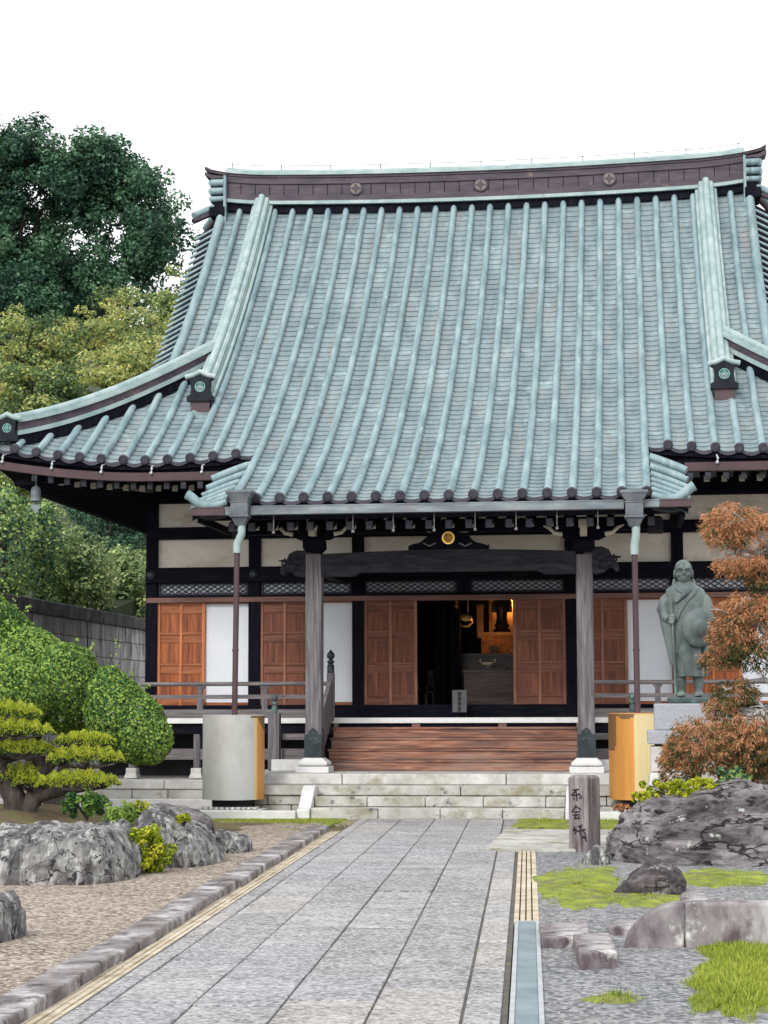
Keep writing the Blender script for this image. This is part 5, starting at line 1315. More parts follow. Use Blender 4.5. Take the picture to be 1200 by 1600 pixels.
# trees under the eave, behind the wall
specs = [(-40, 52, 755, 935, 40.5, 'leafy dark columnar tree at the left edge above the retaining wall', 'lf_hedge', .9),
         (38, 96, 775, 935, 42.5, 'dark ivy green columnar tree beneath the wind bell', 'lf_hedge', .8),
         (80, 182, 820, 972, 44, 'bright green bush spilling over the retaining wall', 'lf_mid', .9),
         (150, 240, 850, 985, 47, 'small green bush above the wall next to the hall corner', 'lf_mid', .8),
         (100, 245, 770, 900, 52, 'shaded dark tree behind the bush under the eave', 'lf_dark', 1.5),
         (-60, 80, 700, 830, 48, 'light green tree behind the columnar trees at the left edge', 'lf_yel', 1.5)]
for i, (u0, u1, v0, v1, Y, lab, mm, ry) in enumerate(specs):
    e = ell(u0, u1, v0, v1, Y, ry); base = np.array(e[0]); base[2] = min(hill_z(min(base[0], XW-.5), Y), e[0][2]-e[1][2])-.1
    root = thing('columnar_tree' if i < 2 else 'wall_bush' if i < 4 else 'hillside_tree', lab, 'tree' if i not in (2, 3) else 'bush', base)
    b = MB(); limb(b, base, np.array(e[0])+np.array((0, 0, e[1][2]*.6)), .09, .03, 6, .02, 7)
    for k in range(6): 
        d = rdir(1)[0]; limb(b, e[0], np.array(e[0])+d*np.array(e[1])*.9, .03, .01, 4, .08, 5)
    b.build('trunk', T['bark'], root)
    if i < 2:
        C_, N_, T_ = clipped([(e[0], tuple(q*.92 for q in e[1])), (e[0]-np.array((0, 0, e[1][2]*.5)), (e[1][0]*.9, e[1][1]*.9, e[1][2]*.6))], 330, .1, 30+i, .25, .14)
        C2, N2, T2 = clumpy(crown_clumps([e], 60, .12, .24, .75, 40+i), 900, .1); C_ = np.vstack((C_, C2)); N_ = np.vstack((N_, N2)); T_ = np.hstack((T_, T2+.1))
        leaf_mesh('crown', C_, N_, rng.uniform(.07, .12, len(C_)), T_, T[mm], root, .6)
    else:
        C_, N_, T_ = clumpy(crown_clumps([e], 150, .16, .34, .4, 40+i), 900, .1, .8)
        leaf_mesh('crown', C_, N_, rng.uniform(.07, .13, len(C_)), T_, T[mm], root, .6)

# ================================================================== CLIPPED EVERGREEN (left)
YC = 26.6
bl = [ell(-150, 58, 926, 1135, YC+.5, 1.2), ell(-20, 110, 980, 1145, YC+.25, .9), ell(52, 153, 1003, 1148, YC, .8), ell(138, 204, 1040, 1170, YC-.5, .65), ell(146, 232, 1058, 1186, YC-.55, .7), ell(168, 257, 1084, 1194, YC-.6, .6), ell(196, 269, 1116, 1195, YC-.6, .45), ell(-80, 76, 1022, 1148, YC-1.1, .75), ell(-130, 18, 908, 1050, YC+.6, 1.0)]
base = np.array(G(30, 1256, .3)+(.3,)); base = px3(100, 1215, YC); base[2] = .1
root = thing('clipped_tree', 'large rounded clipped evergreen with several green mounds in front of the stained wall', 'tree', base)
b = MB()
for e in bl[:4]: limb(b, base, np.array(e[0])+np.array((0, 0, -.1)), .11, .05, 7, .07, 8)
b.build('trunk', T['bark'], root)
C_, N_, T_ = clipped(bl, 2100, .06, 5, .12, .05)
C2, N2, T2 = clumpy([(np.array(c)+d*np.array(r), random.uniform(.04, .06)) for c, r in bl for d in rdir(int(70*r[0]*r[2]))], 9000, .06, .8)
k_ = np.ones(len(C2), bool)
for c, r in bl: k_ &= (((C2-np.array(c))/np.array(r))**2).sum(1) > .8
C_ = np.vstack((C_, C2[k_])); N_ = np.vstack((N_, N2[k_])); T_ = np.hstack((T_, T2[k_]+.08))
leaf_mesh('crown', C_, N_, rng.uniform(.036, .066, len(C_)), T_+.07, T['lf_shrub'], root, .62)
# long pale shoots standing out of the clipped surface
C2, N2, T2, b = [], [], [], MB()
for u, v, u2, v2 in ((118, 1010, 121, 998), (170, 1040, 187, 998), (172, 1048, 202, 1025), (205, 1062, 208, 1045), (228, 1080, 231, 1070), (143, 1018, 146, 1008), (20, 940, 38, 898), (8, 925, 6, 903), (40, 955, 48, 945)):
    a, c = px3(u, v, YC-.3), px3(u2, v2, YC-.4); b.tube([a, (a+c)/2+np.array((.01, 0, .01)), c], [.006, .005, .003], 5)
    for k in range(10):
        C2.append(a+(c-a)*random.uniform(.1, 1)+rng.normal(size=3)*.02); N2.append(rng.normal(size=3)+np.array((0, -1, .5))); T2.append(.35+random.uniform(-.1, .1))
b.build('shoot', T['bark'], root)
leaf_mesh('shoot_leaves', np.array(C2), np.array(N2), .055, T2, T['lf_shrub'], root, .45)

# ================================================================== CLOUD PINE (left)
YPn = 23.6
b0 = px3(40, 1268, YPn)
root = thing('garden_pine', 'cloud pruned pine with flat yellow green pads behind the pale rock', 'pine', b0)
b = MB()
tr = [px3(30, 1275, YPn), px3(22, 1245, YPn), px3(8, 1220, YPn), px3(-5, 1190, YPn), px3(10, 1150, YPn), px3(18, 1115, YPn)]
b.tube(tr, [.19, .15, .13, .11, .08, .04], 10)
b.tube([px3(42, 1275, YPn), px3(46, 1258, YPn), px3(62, 1242, YPn), px3(95, 1235, YPn-.1), px3(140, 1229, YPn-.2), px3(172, 1224, YPn-.2)], [.17, .12, .10, .075, .055, .03], 10)
b.tube([px3(46, 1258, YPn), px3(60, 1215, YPn), px3(85, 1190, YPn), px3(120, 1182, YPn)], [.1, .075, .06, .04], 9)
b.tube([px3(85, 1190, YPn), px3(110, 1165, YPn), px3(140, 1158, YPn)], [.05, .04, .025], 8)
b.tube([px3(-2, 1190, YPn), px3(35, 1180, YPn), px3(62, 1176, YPn)], [.06, .045, .03], 8); b.tube([px3(10, 1150, YPn), px3(40, 1142, YPn), px3(62, 1140, YPn)], [.05, .04, .025], 8)
b.build('trunk', T['bark'], root)
pads = [(-70, 62, 1094, 1126, 0), (-80, 82, 1122, 1154, -.15), (-60, 88, 1153, 1184, 0), (84, 180, 1143, 1167, .1), (76, 192, 1163, 1198, -.1), (-10, 72, 1193, 1226, .1), (58, 186, 1203, 1233, -.25), (-50, 8, 1180, 1205, .2), (20, 70, 1205, 1232, -.1)]
Cs, Ns, Ts = [], [], []
for u0, u1, v0, v1, dy in pads:
    c, r = ell(u0, u1, v0, v1, YPn+dy); ry = min(r[0], .75)
    n = int(15000*r[0]*ry)+1200
    x = rng.uniform(-1, 1, n); y = rng.uniform(-1, 1, n); k = x*x+y*y < 1; x, y = x[k], y[k]; n = len(x)
    bump = .7*np.sin(x*r[0]*26+dy*9+2*np.sin(y*5))*np.sin(y*13+x*5)+.5*np.sin(x*r[0]*41+2+y*7)
    top = np.sqrt(np.maximum(0, 1-x*x-y*y))
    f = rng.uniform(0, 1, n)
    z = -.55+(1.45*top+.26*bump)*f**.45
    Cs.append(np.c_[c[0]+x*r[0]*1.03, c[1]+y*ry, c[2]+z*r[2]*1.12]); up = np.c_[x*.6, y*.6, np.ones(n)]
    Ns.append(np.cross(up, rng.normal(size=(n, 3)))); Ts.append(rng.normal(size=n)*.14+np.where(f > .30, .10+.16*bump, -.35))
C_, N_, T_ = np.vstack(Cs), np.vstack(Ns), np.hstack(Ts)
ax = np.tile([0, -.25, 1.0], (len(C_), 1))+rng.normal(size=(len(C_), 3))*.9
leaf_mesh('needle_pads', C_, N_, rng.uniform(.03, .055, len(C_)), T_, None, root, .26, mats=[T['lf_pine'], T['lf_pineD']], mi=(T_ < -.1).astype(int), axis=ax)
# twigs under the pads
b = MB()
for u0, u1, v0, v1, dy in pads:
    for k in range(7):
        u = u0+(u1-u0)*(.12+.76*k/6); a = px3((u0+u1)/2, v1+2, YPn+dy); c = px3(u, v1-4, YPn+dy+random.uniform(-.4, .3)); b.tube([a, (a+c)/2+np.array((0, 0, -.01)), c], [.022, .018, .012], 6)
b.build('pad_twigs', T['bark'], root)

# ================================================================== ROCKS
def rock(name, label, outline, Y, depth, m, seed, amp=.12, lowz=0, sub=5, fr=1.6, ridg=.5, cat='rock', group=None):
    """boulder whose front outline follows (u, v) points measured on the photo; full round body of its own depth"""
    P3 = [P(u, v, Y) for u, v in outline]; xs_ = [p[0] for p in P3]; x0, x1 = min(xs_), max(xs_)
    # top height profile
    up = sorted([p for p in P3], key=lambda p: p[0])
    X = np.array([p[0] for p in up]); Zt = np.array([p[1] for p in up])
    cx = (x0+x1)/2; hw = (x1-x0)/2; A = []
    nu, nv = 150, 110
    rs = np.random.default_rng(seed); off = Vector(rs.uniform(0, 50, 3))
    vs = []
    for j in range(nv+1):
        t = pi*j/nv     # 0 front bottom ... pi back bottom : arch over the top
        for i in range(nu+1):
            s = -1+2*i/nu
            h = (float(np.interp(cx+s*hw, X, Zt))-lowz)*1.0-.12*amp
            e = max(0, 1-abs(s)**3.2)**.5
            d = depth*e*(.82+.18*h/max(.01, Zt.max()-lowz))
            ct, st = cos(t), sin(t)
            x = cx+s*hw*.94; y = Y+depth*.55-d*np.sign(ct)*abs(ct)**.75; z = lowz-.12+(h+.12)*abs(st)**.62
            p = Vector((x, y, z)); q = p*fr+off
            n_ = noise.noise(q)*.6+noise.noise(q*2.3)*.3+noise.noise(q*5.1)*.14
            rg = (1-abs(noise.noise(Vector((q.x*1.1, q.y*1.3, q.z*2.6))))*2)*ridg+(1-abs(noise.noise(Vector((q.x*3.1+q.z, q.y*3, q.z*5.0))))*2)*ridg*.4
            hf = (1-abs(noise.noise(Vector((q.x*4.3, q.y*4.3, q.z*7.5))))*2)*.22 + noise.noise(q*9.5)*.13+(1-abs(noise.noise(q*13))*2)*.07
            st_ = abs(((q.z*2.1+q.x*.35+noise.noise(q*1.3)*1.1) % 1)-.5)*.55
            k = amp*(n_+rg*.5-.1+hf+st_-.2)*(.35+.65*abs(st))
            dv = Vector((s*.5, -ct, st*.7)).normalized()
            p += dv*k*(.4 if st > .9 else 1)
            vs.append(tuple(p))
    b = MB(); w = nu+1
    b.add(vs, [(j*w+i, j*w+i+1, (j+1)*w+i+1, (j+1)*w+i) for j in range(nv) for i in range(nu)], 0, True)
    o = b.build(name, m, fix=True)
    return tag(o, label, cat, group)
YR1 = G(90, 1383)[1]
rock('boulder', 'big pale lichen covered boulder at the left edge in front of the pine', [(-60, 1310), (-30, 1292), (10, 1296), (45, 1288), (75, 1292), (100, 1302), (122, 1294), (150, 1292), (168, 1302), (180, 1325), (190, 1350), (196, 1374)], YR1+.35, .95, T['rockL'], 3, .15)
YR2 = G(280, 1356)[1]
rock('boulder', 'grey mottled boulder right of the small yellow bush on the gravel', [(196, 1330), (208, 1280), (225, 1262), (252, 1265), (275, 1285), (300, 1292), (318, 1310), (332, 1335), (336, 1354)], YR2+.3, .7, T['rockL'], 8, .13)
rock('boulder', 'low flat dark grey rock at the right end of the left rock group', [(318, 1308), (335, 1297), (355, 1302), (378, 1308), (386, 1318), (388, 1330)], G(350, 1334)[1]+.2, .4, T['rockL'], 9, .08)
rock('boulder', 'dark jagged rock behind the mottled boulder with a tuft on it', [(205, 1290), (222, 1262), (236, 1256), (262, 1262), (290, 1266), (308, 1275), (322, 1295)], YR2+1.3, .6, T['rockR'], 12, .12)
rock('boulder', 'dark round rock cut off by the left edge near the gravel front', [(-60, 1440), (-30, 1398), (-6, 1394), (8, 1412), (17, 1440), (14, 1465)], G(-20, 1480)[1]+.25, .4, T['rockL'], 14, .08)
YB1 = G(1060, 1352)[1]
rock('boulder', 'huge purple grey boulder beside the maple and the wooden post', [(936, 1345), (944, 1320), (962, 1288), (985, 1262), (1005, 1248), (1050, 1246), (1078, 1240), (1105, 1236), (1140, 1224), (1165, 1222), (1190, 1228), (1230, 1238), (1290, 1290), (1300, 1340)], YB1+.6, 1.15, T['rockR'], 21, .17, fr=1.9, ridg=.8)
rock('boulder', 'small brown pyramid shaped rock in the bright grass before the huge boulder', [(950, 1400), (968, 1386), (990, 1368), (1010, 1352), (1032, 1344), (1050, 1352), (1068, 1366), (1076, 1380)], G(1010, 1402)[1]+.3, .42, T['rockS'], 23, .07, fr=2.6)
rock('boulder', 'small grey stone squeezed between the post and the huge boulder', [(906, 1346), (918, 1328), (932, 1320), (946, 1326), (954, 1345)], G(925, 1350)[1]+.15, .22, T['rockL'], 27, .05, fr=3)
# planted mound under the pine
def mound_pt(a, c): 
    x, y = -14+a*9.0, 19.4+c*8.5
    ex = max(0, min(1, (1-a)*3.2))*max(0, min(1, c*4))*max(0, min(1, (1-c)*3)); return (x, y, -.03+.40*ex)
o = sheet('mound', mound_pt, 30, 30, T['soil'], amp=.05, fr=1.2)

# ================================================================== SMALL PLANTS
def tuft(name, label, cat, u0, u1, v0, v1, Y, mm, n, size, asp=.5, ry=None, group=None, tb=0, flat=1):
    e = ell(u0, u1, v0, v1, Y, ry); base = np.array(e[0]); base[2] -= e[1][2]
    root = thing(name, label, cat, base, group)
    b = MB()
    for k in range(6):
        d = rdir(1)[0]; d[2] = abs(d[2]); c = np.array(e[0])+d*np.array(e[1])*.8
        b.tube([base+np.array((0, 0, -.03)), (base+c)/2+rng.normal(size=3)*.02, c], [.012, .009, .004], 5)
    b.build('stem', T['bark'], root)
    cl = crown_clumps([e], 60, min(e[1])*.18, min(e[1])*.34, .35, n); C_, N_, T_ = clumpy(cl, n/(60*(min(e[1])*.26)**2), size, flat)
    leaf_mesh('leaves', C_, N_, rng.uniform(size*.7, size*1.3, len(C_)), T_+tb, T[mm], root, asp)
tuft('yellow_bush', 'small bright yellow green bush between the two left boulders', 'bush', 190, 270, 1288, 1362, G(230, 1364)[1]+.1, 'lf_lime', 3600, .05, .5, .35)
tuft('fern', 'dark green fern clump under the low pine branch', 'fern', 88, 185, 1236, 1278, 22.4, 'lf_shrub', 3200, .06, .3, .4, tb=-.05)
tuft('fern', 'upright bright fern tuft left of the mottled boulder', 'fern', 162, 215, 1252, 1300, 20.5, 'lf_shrub', 1500, .06, .3, .3, tb=.2)
tuft('rock_plant', 'yellow tuft growing on top of the mottled boulder', 'plant', 196, 236, 1252, 1272, 20.8, 'lf_lime', 700, .035, .5, .2)
tuft('rock_plant', 'yellow moss tuft low on the dark jagged rock', 'plant', 272, 302, 1270, 1286, YR2+.25, 'lf_lime', 600, .03, .5, .15)
tuft('low_plant', 'lime green cushion plant on top of the huge boulder', 'plant', 998, 1128, 1212, 1252, YB1+1.2, 'lf_lime', 9000, .03, .7, .5)
tuft('low_plant', 'small yellow green cushion plant at the left shoulder of the huge boulder', 'plant', 985, 1030, 1236, 1256, YB1+.9, 'lf_lime', 1300, .03, .7, .25)
tuft('low_plant', 'dark green leafy plant between the maple and the huge boulder', 'plant', 1115, 1175, 1196, 1236, YB1+1.5, 'lf_hedge', 1500, .05, .6, .35)
tuft('low_plant', 'small orange flecked plant beneath the copper rain drum', 'plant', 955, 990, 1254, 1268, 27.8, 'lf_maple', 500, .035, .6, .15, tb=.2)

# ================================================================== GRASS
def grass(name, label, polys, n, hmin, hmax, seed=0):
    Cs, H_ = [], []
    r = np.random.default_rng(seed)
    for (cu, cv, ru, rv, wgt) in polys:
        k = int(n*wgt); a = r.uniform(0, 2*pi, k); q = np.sqrt(r.uniform(0, 1, k))*(1+.25*np.sin(a*5+seed)+.15*np.sin(a*11))
        for aa, qq in zip(a, q):
            x, y = G(cu+ru*cos(aa)*qq, cv+rv*sin(aa)*qq); Cs.append((x, y, 0)); H_.append(max(.3, 1.15-qq*.7))
    C_ = np.array(Cs); n = len(C_); h = r.uniform(hmin, hmax, n)*np.array(H_)
    lean = r.normal(size=(n, 3))*.35; lean[:, 2] = 1; A = lean/np.linalg.norm(lean, axis=1)[:, None]
    C_ = C_+A*h[:, None]*.5; C_[:, 2] -= .02
    Nn = np.cross(A, r.normal(size=(n, 3)))
    o = leaf_mesh(name, C_, Nn, h, r.normal(size=n)*.16+.05, T['grass'], None, .10, axis=A)
    tag(o, label, 'grass', kind='stuff')
def moss(cu, cv, ru, rv, seed):
    b = MB(); n = 56; r = np.random.default_rng(seed); ph = r.uniform(0, 6, 4)
    f = lambda a: 1+.16*sin(3*a+ph[0])+.12*sin(7*a+ph[1])+.09*sin(13*a+ph[2])+.06*sin(23*a+ph[3])
    A = []
    for q in (.0, .35, .65, .85, 1.0):
        A.append([(*G(cu+ru*cos(2*pi*j/n)*f(2*pi*j/n)*q, cv+rv*sin(2*pi*j/n)*f(2*pi*j/n)*q), .022*(1-q**3)-.012*q+.008*noise.noise((j*.7, q*5, seed))) for j in range(n+1)])
    b.grid(A); tag(b.build('moss', T['turf']), kind='stuff', label='mossy turf under the bright grass', cat='moss')
for k_, q_ in enumerate(((903, 1384, 66, 32), (1010, 1402, 66, 13), (1130, 1370, 85, 13), (1160, 1505, 66, 46), (1148, 1555, 60, 28), (955, 1560, 40, 5))): moss(*q_, k_)
grass('grass', 'bright tall grass at the right edge of the gravel', [(1165, 1505, 75, 50, .6), (1150, 1555, 70, 32, .25), (1135, 1470, 45, 20, .15)], 26000, .04, .115, 1)
grass('grass', 'bright short grass around the small brown rock', [(905, 1385, 70, 34, .5), (1010, 1402, 70, 14, .2), (1130, 1372, 90, 15, .3)], 26000, .025, .065, 2)
grass('grass', 'thin grass tufts scattered on the right gravel', [(965, 1560, 42, 7, .2), (1060, 1468, 24, 10, .5), (1095, 1535, 30, 8, .3)], 1500, .04, .10, 3)
grass('grass', 'strip of grass before the platform on both sides of the steps', [(470, 1284, 90, 6, .4), (385, 1283, 70, 5, .2), (845, 1283, 48, 6, .2), (950, 1282, 40, 7, .2)], 9000, .03, .08, 4)

# ================================================================== POST WITH WRITING
YPo = G(918, 1330)[1]
xa, z1 = P(895, 1212, YPo); xb, _ = P(929, 1212, YPo); z1 = PZ(1212, YPo, 915); d_ = .26
root = thing('wooden_post', 'weathered square wooden post with brush writing beside the huge boulder', 'post', ((xa+xb)/2, YPo+.1, 0))
b = MB(); xm = (xa+xb)/2; w = (xb-xa)/2*1.06; th_ = radians(-30)
def po(a, c, z, t=1.0): return (xm+(a*cos(th_)-c*sin(th_))*t, YPo+.12+(a*sin(th_)+c*cos(th_))*t, z)
b.hexa([po(-w,-w,-.2,1.0), po(w,-w,-.2,1.0), po(w,w,-.2,1.0), po(-w,w,-.2,1.0), po(-w,-w,z1-.03), po(w,-w,z1-.03), po(w,w,z1-.03), po(-w,w,z1-.03)])
b.hexa([po(-w,-w,z1-.03), po(w,-w,z1-.03), po(w,w,z1-.03), po(-w,w,z1-.03), po(-w,-w,z1,.8), po(w,-w,z1+.01,.82), po(w,w,z1,.8), po(-w,w,z1+.005,.84)])
b.build('post_shaft', T['post'], root, bevel=.005, fix=True)
b = MB()
S1 = [[(85,203),(100,202),(122,196)],[(112,196),(98,214),(80,232)],[(104,206),(108,235),(109,268)],[(118,222),(128,236),(136,250)],[(84,238),(104,231),(126,226)],[(96,250),(90,258)],[(120,246),(126,256)]]
S2 = [[(104,292),(94,312),(78,334)],[(102,296),(116,308),(130,318)],[(90,334),(106,330),(124,328)],[(86,350),(104,347),(122,346)],[(105,348),(99,360),(93,370)],[(93,371),(108,369),(122,365)],[(114,356),(124,370)]]
S3 = [[(96,418),(92,428),(88,440)],[(86,444),(96,437),(106,430)],[(110,418),(120,414),(128,410)],[(131,402),(128,418),(122,432)],[(104,444),(130,438),(156,430)],[(120,446),(124,458),(130,470)],[(136,430),(144,444),(152,458)],[(140,468),(150,484),(158,502)],[(128,482),(142,478),(152,474)],[(98,430),(102,446),(96,462)],[(150,456),(153,478),(154,500)]]
def pf(px, py):
    a = -w+(px-62)/(168-62)*2*w; z = z1-(py-118)/(570-118)*(z1+.02)
    q = po(a, -w-.002, z); return q
for S_ in (S1, S2, S3): strokes(b, S_, pf, .0075)
b.build('brush_writing', T['ink'], root)

# ================================================================== CUT STONES ON THE RIGHT
def slab(name, label, pts, h, m, z=0, cat='stone', group=None):
    g = [G(u, v, z) for u, v in pts]; b = MB()
    b.hexa([(x, y, z-h-.05) for x, y in g]+[(x, y, z) for x, y in g]); return tag(b.build(name, m, bevel=.012, fix=True), label, cat, group)
slab('stone_slab', 'flat weathered paving slab lying beside the steel grating', [(846, 1466), (922, 1464), (918, 1440), (842, 1441)], .09, T['arch'], .06)
slab('stone_slab', 'loose block of pale weathered stone nearest the viewer by the curved kerb', [(905, 1490), (965, 1487), (952, 1457), (895, 1459)], .10, T['arch'], .09)
slab('stone_slab', 'small flat stone tucked behind the left end of the curved kerb', [(948, 1446), (1000, 1452), (1010, 1438), (962, 1437)], .06, T['arch'], .05)
slab('stone_slab', 'pale blue grey flat stone set in the gravel behind the curved kerb', [(1060, 1412), (1110, 1410), (1100, 1390), (1065, 1391)], .06, T['arch'], .012)
YA1 = G(1000, 1478)[1]
root = thing('curved_kerb', 'thick low stone kerb with a rounded left end in front of the gravel', 'kerb', (*G(1060, 1478), 0))
prof = []
for u, v in ((976, 1474), (981, 1460), (990, 1447), (1002, 1435), (1016, 1425), (1032, 1417), (1048, 1413), (1068, 1411)): prof.append(P(u, v, YA1))
z_t = prof[-1][1]
b = MB(); b.prism(prof+[(prof[-1][0], -.15), (prof[0][0], -.15)], YA1, YA1+.20); b.build('end_stone', T['arch'], root, bevel=.02)
x = prof[-1][0]+.008; b = MB(); b.box(x, x+1.6, YA1+.004, YA1+.2, -.15, z_t+.004); b.build('straight_stone', T['arch'], root, bevel=.02)

# ================================================================== STATUE
YS = 25.2; SCL = YS/FPX*1.0
xs0, zs0_ = P(1078, 1089, YS)
ks = YS*.995/FPX/5.925
def SQ(zx, zy, dy=0): return Vector((xs0+(zx-470)*ks, YS+dy, zs0_+(1365-zy)*ks))
ped_x = PX(1068, YS, 1120)
root = thing('statue_pedestal', 'stepped grey granite pedestal under the bronze monk', 'pedestal', (ped_x, YS, 0))
zt = zs0_-.085; hw = (PX(1113, YS)-PX(1021, YS))/2
def ped(name, w, z0, z1, m): 
    MB().box(ped_x-w, ped_x+w, YS-w*.9, YS+w*.9, z0, z1).build(name, m, root, bevel=.015)
z_a, z_b = PZ(1141, YS), PZ(1162, YS)
ped('top_block', hw, z_a, zt, T['stoneG']); ped('ledge_slab', hw+.09, z_b, z_a-.002, T['stoneG']); ped('base_block', hw+.05, PZ(1204, YS), z_b-.03, T['stone']); ped('neck_block', hw, z_b-.0301, z_b-.001, T['inner'])
MB().hexa([(ped_x-hw-.22,YS-.75,-.1),(ped_x+hw+.22,YS-.75,-.1),(ped_x+hw+.22,YS+.75,-.1),(ped_x-hw-.22,YS+.75,-.1),(ped_x-hw-.06,YS-.6,PZ(1205,YS)),(ped_x+hw+.06,YS-.6,PZ(1205,YS)),(ped_x+hw+.06,YS+.6,PZ(1205,YS)),(ped_x-hw-.06,YS+.6,PZ(1205,YS))]).build('foot_stone', T['stone'], root, bevel=.02)
root = thing('monk_statue', 'green bronze statue of a standing monk holding a staff and a round hat', 'statue', (xs0, YS, zt))
MB().box(PX(1043, YS, 1095), PX(1108, YS, 1095), YS-.24, YS+.24, zt+.001, zs0_-.004).build('statue_plinth', T['bronzeD'], root, bevel=.02)
b = MB()
def loft(rings, n=40, m=0, fold=0, nf=9):
    vs = []
    for (c, rx, ry, ph) in rings:
        for j in range(n):
            a = 2*pi*j/n; f = 1+fold*ph*sin(nf*a+ph*2); vs.append((c[0]+rx*cos(a)*f, c[1]+ry*sin(a)*f, c[2]))
    k = len(rings)
    b.add(vs, [(i*n+j, i*n+(j+1)%n, (i+1)*n+(j+1)%n, (i+1)*n+j) for i in range(k-1) for j in range(n)]+[tuple(reversed(range(n))), tuple((k-1)*n+j for j in range(n))], m, True)
W_ = lambda z: z*ks
# robe from hem to neck
loft([(SQ(485,1182), W_(150), W_(120), 1.0), (SQ(483,1050), W_(158), W_(128), .9), (SQ(478,900), W_(165), W_(132), .6), (SQ(470,760), W_(172), W_(135), .4), (SQ(462,640), W_(178), W_(132), .2),
      (SQ(455,520), W_(186), W_(128), .05), (SQ(448,430), W_(186), W_(112), 0), (SQ(442,385), W_(174), W_(98), 0), (SQ(438,352), W_(134), W_(86), 0), (SQ(436,328), W_(84), W_(72), 0), (SQ(436,300), W_(52), W_(52), 0)], fold=.035, nf=11)
# legs with wrappings and sandalled feet
for lx in (392, 548):
    b.tube([SQ(lx, 1140, -.01), SQ(lx, 1210, -.02), SQ(lx+2, 1280, 0), SQ(lx, 1330, 0)], [W_(48), W_(50), W_(44), W_(38)], 14)
    b.ball(SQ(lx, 1338, -.055), (W_(44), W_(95), W_(30)), n=14); b.ball(SQ(lx-4, 1350, -.10), (W_(46), W_(60), W_(18)), n=14)
    for t in range(5): b.ball(SQ(lx-34+t*16, 1350, -.165+.012*abs(t-1.2)), (W_(10), W_(18), W_(10)), n=8, k=6)
# head
hc = SQ(432, 225)
hc = hc+Vector((0, -.03, W_(6)))
b.ball(hc+Vector((0, .02, W_(28))), (W_(80), W_(92), W_(85)), n=24, k=16)
b.ball(hc+Vector((0, -.005, -W_(26))), (W_(69), W_(74), W_(76)), n=24, k=16); b.ball(hc+Vector((0, -.02, -W_(62))), (W_(57), W_(56), W_(44)), n=20)
b.ball(hc+Vector((0, -.04, -W_(88))), (W_(36), W_(36), W_(22)), n=16)           # chin
for s in (-1, 1):
    b.ball(hc+Vector((s*W_(80), .01, -W_(12))), (W_(13), W_(22), W_(34)), n=12)    # ears
    b.ball(hc+Vector((s*W_(82), .012, -W_(38))), (W_(10), W_(14), W_(20)), n=10)
    b.tube([hc+Vector((s*W_(14), -W_(84), W_(22))), hc+Vector((s*W_(36), -W_(84), W_(34))), hc+Vector((s*W_(62), -W_(64), W_(20)))], [W_(11), W_(13), W_(8)], 8)  # brow
    b.ball(hc+Vector((s*W_(36), -W_(68), W_(3))), (W_(19), W_(10), W_(9)), n=12)    # eye
    b.ball(hc+Vector((s*W_(44), -W_(56), -W_(28))), (W_(22), W_(18), W_(22)), n=12)  # cheek
b.tube([hc+Vector((0, -W_(80), W_(22))), hc+Vector((0, -W_(92), -W_(8))), hc+Vector((0, -W_(97), -W_(24)))], [W_(9), W_(11), W_(13)], 10)
b.tube([hc+Vector((-W_(24), -W_(72), -W_(64))), hc+Vector((0, -W_(78), -W_(61))), hc+Vector((W_(24), -W_(72), -W_(64)))], [W_(3), W_(6), W_(3)], 8)
b.tube([hc+Vector((-W_(18), -W_(70), -W_(77))), hc+Vector((0, -W_(77), -W_(77))), hc+Vector((W_(18), -W_(70), -W_(77)))], [W_(3), W_(7), W_(3)], 8)
b.tube([SQ(436, 330), SQ(435, 280)], [W_(56), W_(54)], 16)
# collar and crossing folds
b.tube([SQ(352, 285, .05), SQ(346, 335, -.02), SQ(382, 388, -.125), SQ(435, 425, -.165)], [W_(16), W_(24), W_(22), W_(14)], 10)
b.tube([SQ(516, 285, .05), SQ(524, 335, -.02), SQ(490, 390, -.125), SQ(420, 448, -.18), SQ(350, 505, -.18)], [W_(16), W_(24), W_(22), W_(22), W_(16)], 10)
for q in range(4):
    b.tube([SQ(560-q*26, 372+q*16, -.09-.008*q), SQ(520-q*22, 430+q*24, -.15), SQ(455-q*20, 500+q*30, -.175), SQ(380-q*6, 560+q*36, -.172)], [W_(11), W_(17), W_(15), W_(10)], 8)
# right sleeve (viewer's left): upper arm, forearm, long hanging cuff
b.tube([SQ(306, 425, .02), SQ(266, 480, -.0), SQ(245, 560, -.03), SQ(262, 640, -.10)], [W_(36), W_(58), W_(64), W_(48)], 18)
b.tube([SQ(262, 640, -.10), SQ(290, 660, -.16)], [W_(48), W_(34)], 14)
b.tube([SQ(255, 600, -.05), SQ(268, 720, -.07), SQ(295, 860, -.08), SQ(318, 1000, -.08), SQ(332, 1078, -.08)], [W_(56), W_(50), W_(44), W_(40), W_(30)], 16)
for q in range(3): b.tube([SQ(262+q*22, 480+q*30, -.06-q*.01), SQ(252+q*20, 570+q*20, -.09), SQ(275+q*14, 760, -.125), SQ(312+q*8, 1000, -.12)], [W_(9), W_(13), W_(13), W_(9)], 8)
# left sleeve
b.tube([SQ(586, 425, .02), SQ(622, 480, 0), SQ(638, 560, -.04), SQ(610, 650, -.13)], [W_(36), W_(56), W_(64), W_(50)], 18)
b.tube([SQ(620, 580, -.06), SQ(615, 760, -.06), SQ(600, 900, -.06)], [W_(60), W_(56), W_(36)], 16)
# hem folds
for q, zx in enumerate((352, 400, 452, 500, 560, 606)): b.tube([SQ(zx+8, 760, -.135), SQ(zx+4, 960, -.155), SQ(zx, 1180, -.135 if 370 < zx < 590 else -.07)], [W_(9), W_(15), W_(14)], 8)
